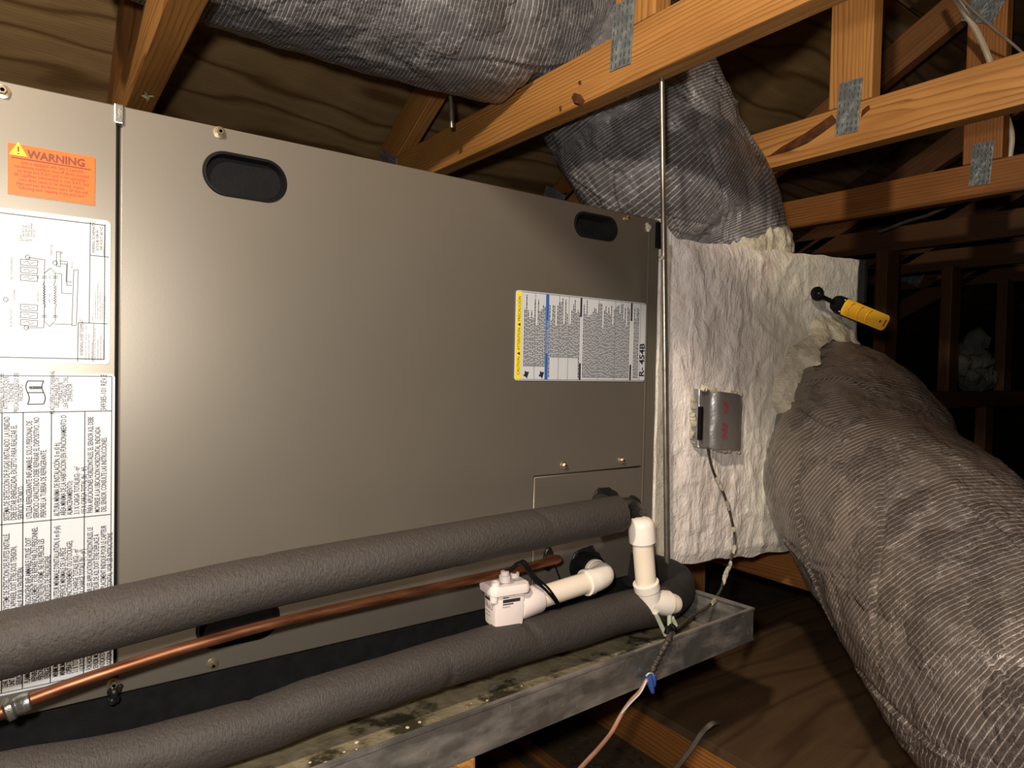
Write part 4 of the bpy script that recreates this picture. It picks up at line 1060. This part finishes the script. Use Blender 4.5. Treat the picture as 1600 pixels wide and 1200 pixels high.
bm = B()
for k in range(60):
    sd = random.choice((0, 1, 2, 3)); f = random.random()
    if sd == 0: p = Vector((x0-.002, -.014, zt0+(zt1-zt0)*f))
    elif sd == 1: p = Vector((x0+(x1-x0)*f, -.028, zt1+.001-.010*f))
    elif sd == 2: p = Vector((x0+(x1-x0)*f, -.024, zt0-.001-.010*f))
    else: p = Vector((x1+.004, -.016, zt0+(zt1-zt0)*(.75+.25*f)-.01))
    bmesh.ops.create_icosphere(bm, subdivisions=1, radius=random.uniform(.003, .006), matrix=Matrix.Translation(p))
for v in bm.verts: v.co += Vector([mn.noise(v.co*80+Vector((k*9, 0, 0))) for k in range(3)])*.004
tag(obj('mastic_edge', bm, CREAM, FP, True), kind='stuff')

# ------------------------------------------------------------------ yellow work light stuck to the plenum
WL = thing('work_light', 'yellow and black pocket work light held by its magnet on the plenum', 'work light', at(1275, 459, Y=-.02))
yb = -.02
pm = at(1275, 459, Y=yb); bm = B(); lathe(bm, pm, (-.45, -1, 0), [(0, .0115), (.002, .0128), (.006, .0128), (.008, .0112), (.0085, .004)], 28); obj('magnet_head', bm, BLACK, WL, True)
bm = B(); lathe(bm, pm+Vector((-.0035, -.0080, 0)), (-.45, -1, 0), [(0, .0022), (.001, .0016)], 12); obj('rivet', bm, SILVER, WL, True)
h0, h1, h2, h3 = at(1281, 462, Y=-.030), at(1302, 472, Y=-.034), at(1313, 478, Y=-.036), at(1378, 503, Y=-.060)
bm = B(); sweep(bm, spline([h0, h0.lerp(h1, .5), h1], 10), lambda i: .0042, 12); obj('neck', bm, BLACK, WL, True)
ax = (h3-h1).normalized(); toward = (CAMP-h2); toward = (toward-ax*toward.dot(ax)).normalized(); side = ax.cross(toward).normalized()
Lb = (h3-h1).length; bm = B()
MW = Matrix((ax, side, toward)).transposed().to_4x4(); MW.translation = h1
sec = [(0, .007, .006), (.006, .013, .009), (.016, .0165, .011), (Lb*.9, .0165, .011), (Lb-.002, .0160, .0105), (Lb, .0145, .009)]
prev = None
for s, w_, d_ in sec:
    L_ = rrect(-w_, -d_, w_, d_, d_*.6, 4); R = [bm.verts.new((s, y, z)) for y, z in L_]
    if prev:
        for j in range(len(R)): bm.faces.new((prev[j], R[j], R[(j+1) % len(R)], prev[(j+1) % len(R)]))
    else: bm.faces.new(R)
    prev = R
bm.faces.new(prev[::-1]); bmesh.ops.recalc_face_normals(bm, faces=bm.faces)
obj('housing', loc(bm, MW), BLACK, WL, True)
def slab(x0, x1, hw, z0, z1, r, n=6, mi=0, bmm=None):
    b_ = bmm or B(); L_ = rrect(x0, -hw, x1, hw, r, n)
    lo_ = [b_.verts.new((x, y, z0)) for x, y in L_]; hi_ = [b_.verts.new((x, y, z1-.001)) for x, y in L_]; c_ = [b_.verts.new((x0+(x-x0)*.97+(x1-x0)*.015, y*.93, z1)) for x, y in L_]
    for a, q in ((lo_, hi_), (hi_, c_)):
        for j in range(len(L_)): b_.faces.new((a[j], a[(j+1) % len(L_)], q[(j+1) % len(L_)], q[j])).material_index = mi
    b_.faces.new(lo_[::-1]); b_.faces.new(c_).material_index = mi
    return b_
cov = obj('yellow_cover', loc(slab(.015, Lb+.001, .0158, .0, .0138, .010), MW), YBODY, WL, True)
for k, f in enumerate((.34, .52, .70)):
    bm = B(); x = .015+Lb*(f-.18)
    pr = [(x-.010*math.cos(a), .0125*math.sin(a)) for a in [math.radians(-80+160*i/12) for i in range(13)]]
    sweep(bm, [Vector((px, py, .0140)) for px, py in pr], .0011, 6); obj('grip_ridge', loc(bm, MW), YBODY2, WL, True)
bm = B(); lathe(bm, (Lb*.84, 0, .0132), (0, 0, 1), [(0, .0026), (.0014, .0024)], 14); obj('power_button', loc(bm, MW), INKR, WL, True)
bm = box(B(), (Lb*.925, -.0068, .0132), (Lb*.945, .0068, .0146)); obj('indicator_slot', loc(bm, MW), INKR, WL)
for sgn in (-1, 1):
    bm = B(); lathe(bm, (.0135, sgn*.0115, .0105), (0, 0, 1), [(0, .0018), (.001, .0014)], 10); obj('rivet', loc(bm, MW), CHIP, WL, True)

# ------------------------------------------------------------------ wires and cables
def wire(name, label, P, r, mat, cat='cable', n=60, ns=8, rough=0):
    bm = sweep(B(), spline(P, n), r, ns, (lambda s, th, i: rough*mn.noise(Vector((s*120, math.cos(th), math.sin(th))))) if rough else None)
    return tag(obj(name, bm, mat, smooth=True), label, cat)
TW = [at(1106, 700, Y=-.026), at(1110, 722, Y=-.018), at(1118, 745, Y=-.016), at(1131, 772, Y=-.017), at(1142, 808, Y=-.018), at(1148, 845, Y=-.020), at(1141, 878, Y=-.03), at(1132, 900, Y=-.045), at(1126, 922, Y=-.06), at(1108, 946, Y=-.085), at(1078, 965, Y=-.10), at(1054, 985, Y=-.115)]
tw = thing('sensor_cable', 'mastic smeared control cable running from the foil patch down to the pan', 'cable', TW[0])
obj('cable', sweep(B(), spline(TW, 110), .0022, 8, lambda s, th, i: .0005*mn.noise(Vector((s*90, 0, 0)))), CABD, tw, True)
tp2 = spline(TW, 110)
bm = B(); rs = random.Random(4)
for k0, k1 in ((20, 29), (33, 38), (44, 47), (52, 57), (60, 77), (85, 90)):
    sweep(bm, [p+Vector((.0004, -.0008, 0)) for p in tp2[k0:k1]], (lambda i, m_=k1-k0: .0012+.0024*math.sin(math.pi*(i+.5)/m_)**.5), 8)
for v in bm.verts: v.co += Vector([mn.noise(v.co*160+Vector((q*9, 0, 0))) for q in range(3)])*.0016
tag(obj('mastic_smear', bm, CREAM, tw, True), kind='stuff')
sp = thing('wire_splice', 'tape wound wire splice with blue connectors hanging on the pan front', 'wire', at(1020, 1050, Y=-.150))
WP = [at(1052, 988, Y=-.125), at(1044, 1000, Y=-.148), at(1034, 1018, Y=-.152), at(1024, 1038, Y=-.153), at(1018, 1052, Y=-.154)]
obj('taped_bundle', sweep(B(), spline(WP, 60), .0034, 10, lambda s, th, i: .0008*math.sin(s*900)), CABD, sp, True)
bm = B(); rs = random.Random(9)
for k in range(7):
    c = at(1050+rs.gauss(0, 3), 985+rs.gauss(0, 3), Y=-.125); bmesh.ops.create_icosphere(bm, subdivisions=2, radius=rs.uniform(.004, .007), matrix=Matrix.Translation(c))
for v in bm.verts: v.co += Vector([mn.noise(v.co*90+Vector((q*9, 0, 0))) for q in range(3)])*.004
obj('tape_knot', bm, BLACK, sp, True)
c0 = at(1017, 1055, Y=-.155)
for (ua, va, ub, vb) in ((1013, 1055, 1020, 1082), (1019, 1055, 1022, 1072)):
    a, b2 = at(ua, va, Y=-.156), at(ub, vb, Y=-.156); bm = B(); L_ = (b2-a).length
    lathe(bm, a, b2-a, [(0, .0042), (L_*.3, .0048), (L_*.8, .0032), (L_, .0022)], 12); obj('wire_nut', bm, BLUEN, sp, True)
obj('wire_loop', sweep(B(), spline([at(1010, 1056, Y=-.158), at(1014, 1052, Y=-.160), at(1020, 1053, Y=-.158), at(1021, 1058, Y=-.156)], 12), .0010, 6), WHITE, sp, True)
wire('thermostat_wire', 'copper coloured two wire lead hanging from the blue splice to the bottom edge', [at(1011, 1062, Y=-.156), at(1000, 1080, Y=-.158), at(985, 1096, Y=-.162), at(970, 1118, Y=-.17), at(955, 1145, Y=-.18), at(935, 1170, Y=-.20), at(905, 1203, Y=-.23), at(860, 1260, Y=-.28)], .0023, WIREB)
wire('white_wire', 'thin white wire beside the copper coloured lead below the pan', [at(1010, 1064, Y=-.160), at(1001, 1082, Y=-.163), at(986, 1098, Y=-.167), at(972, 1114, Y=-.174)], .0010, WHITE, 'wire')
wire('floor_cable', 'grey brown cable crossing the reddish floor joist', [at(1125, 1128, Z=ZF+.002), at(1112, 1131, X=.842), at(1096, 1146, X=.838), at(1080, 1170, X=.832), at(1055, 1202, X=.828), at(1015, 1252, X=.82)], .0042, CABG)
wire('attic_cable', 'cream sheathed cable dropping behind the split truss chord at upper right', [at(1470, -60, X=1.50), at(1488, -14, X=1.55), at(1505, 15, X=1.6), at(1524, 45, X=1.64), at(1540, 78, X=1.68), at(1550, 108, X=1.71), at(1557, 150, X=1.80), at(1574, 185, X=1.86), at(1581, 215, X=1.89), at(1577, 250, X=1.9)], .0065, ROMEX, n=70)
wire('thin_cable', 'thin grey cable at the upper right corner beside the cream cable', [at(1480, -30, X=1.5), at(1510, 6, X=1.56), at(1550, 42, X=1.62), at(1600, 85, X=1.68), at(1660, 150, X=1.72)], .0027, CABG)
wire('rear_cable', 'pale cable stretched low between the dark trusses on the right', [at(1375, 362, X=2.2), at(1420, 345, X=2.1), at(1450, 336, X=2.05), at(1490, 318, X=2.0)], .005, CABG)

bm = B(); p0 = Vector((.086, .37, ZB-.0012))
P = at(231, 150, Z=ZB-.002); rs = random.Random(2)
vs_ = [bm.verts.new(P+Vector((a_*math.cos(k*math.tau/9), a_*1.6*math.sin(k*math.tau/9), rs.uniform(-.004, .0)))) for k, a_ in enumerate([.010, .005, .012, .004, .009, .005, .013, .004, .008])]
f = bm.faces.new(vs_); r = bmesh.ops.extrude_face_region(bm, geom=[f]); bmesh.ops.translate(bm, verts=[v for v in r['geom'] if isinstance(v, bmesh.types.BMVert)], vec=(0, 0, .0012))
bmesh.ops.recalc_face_normals(bm, faces=bm.faces)
tag(obj('wood_splinter', bm, CHIP), 'pale torn splinter hanging under the chord at the top left', 'splinter')
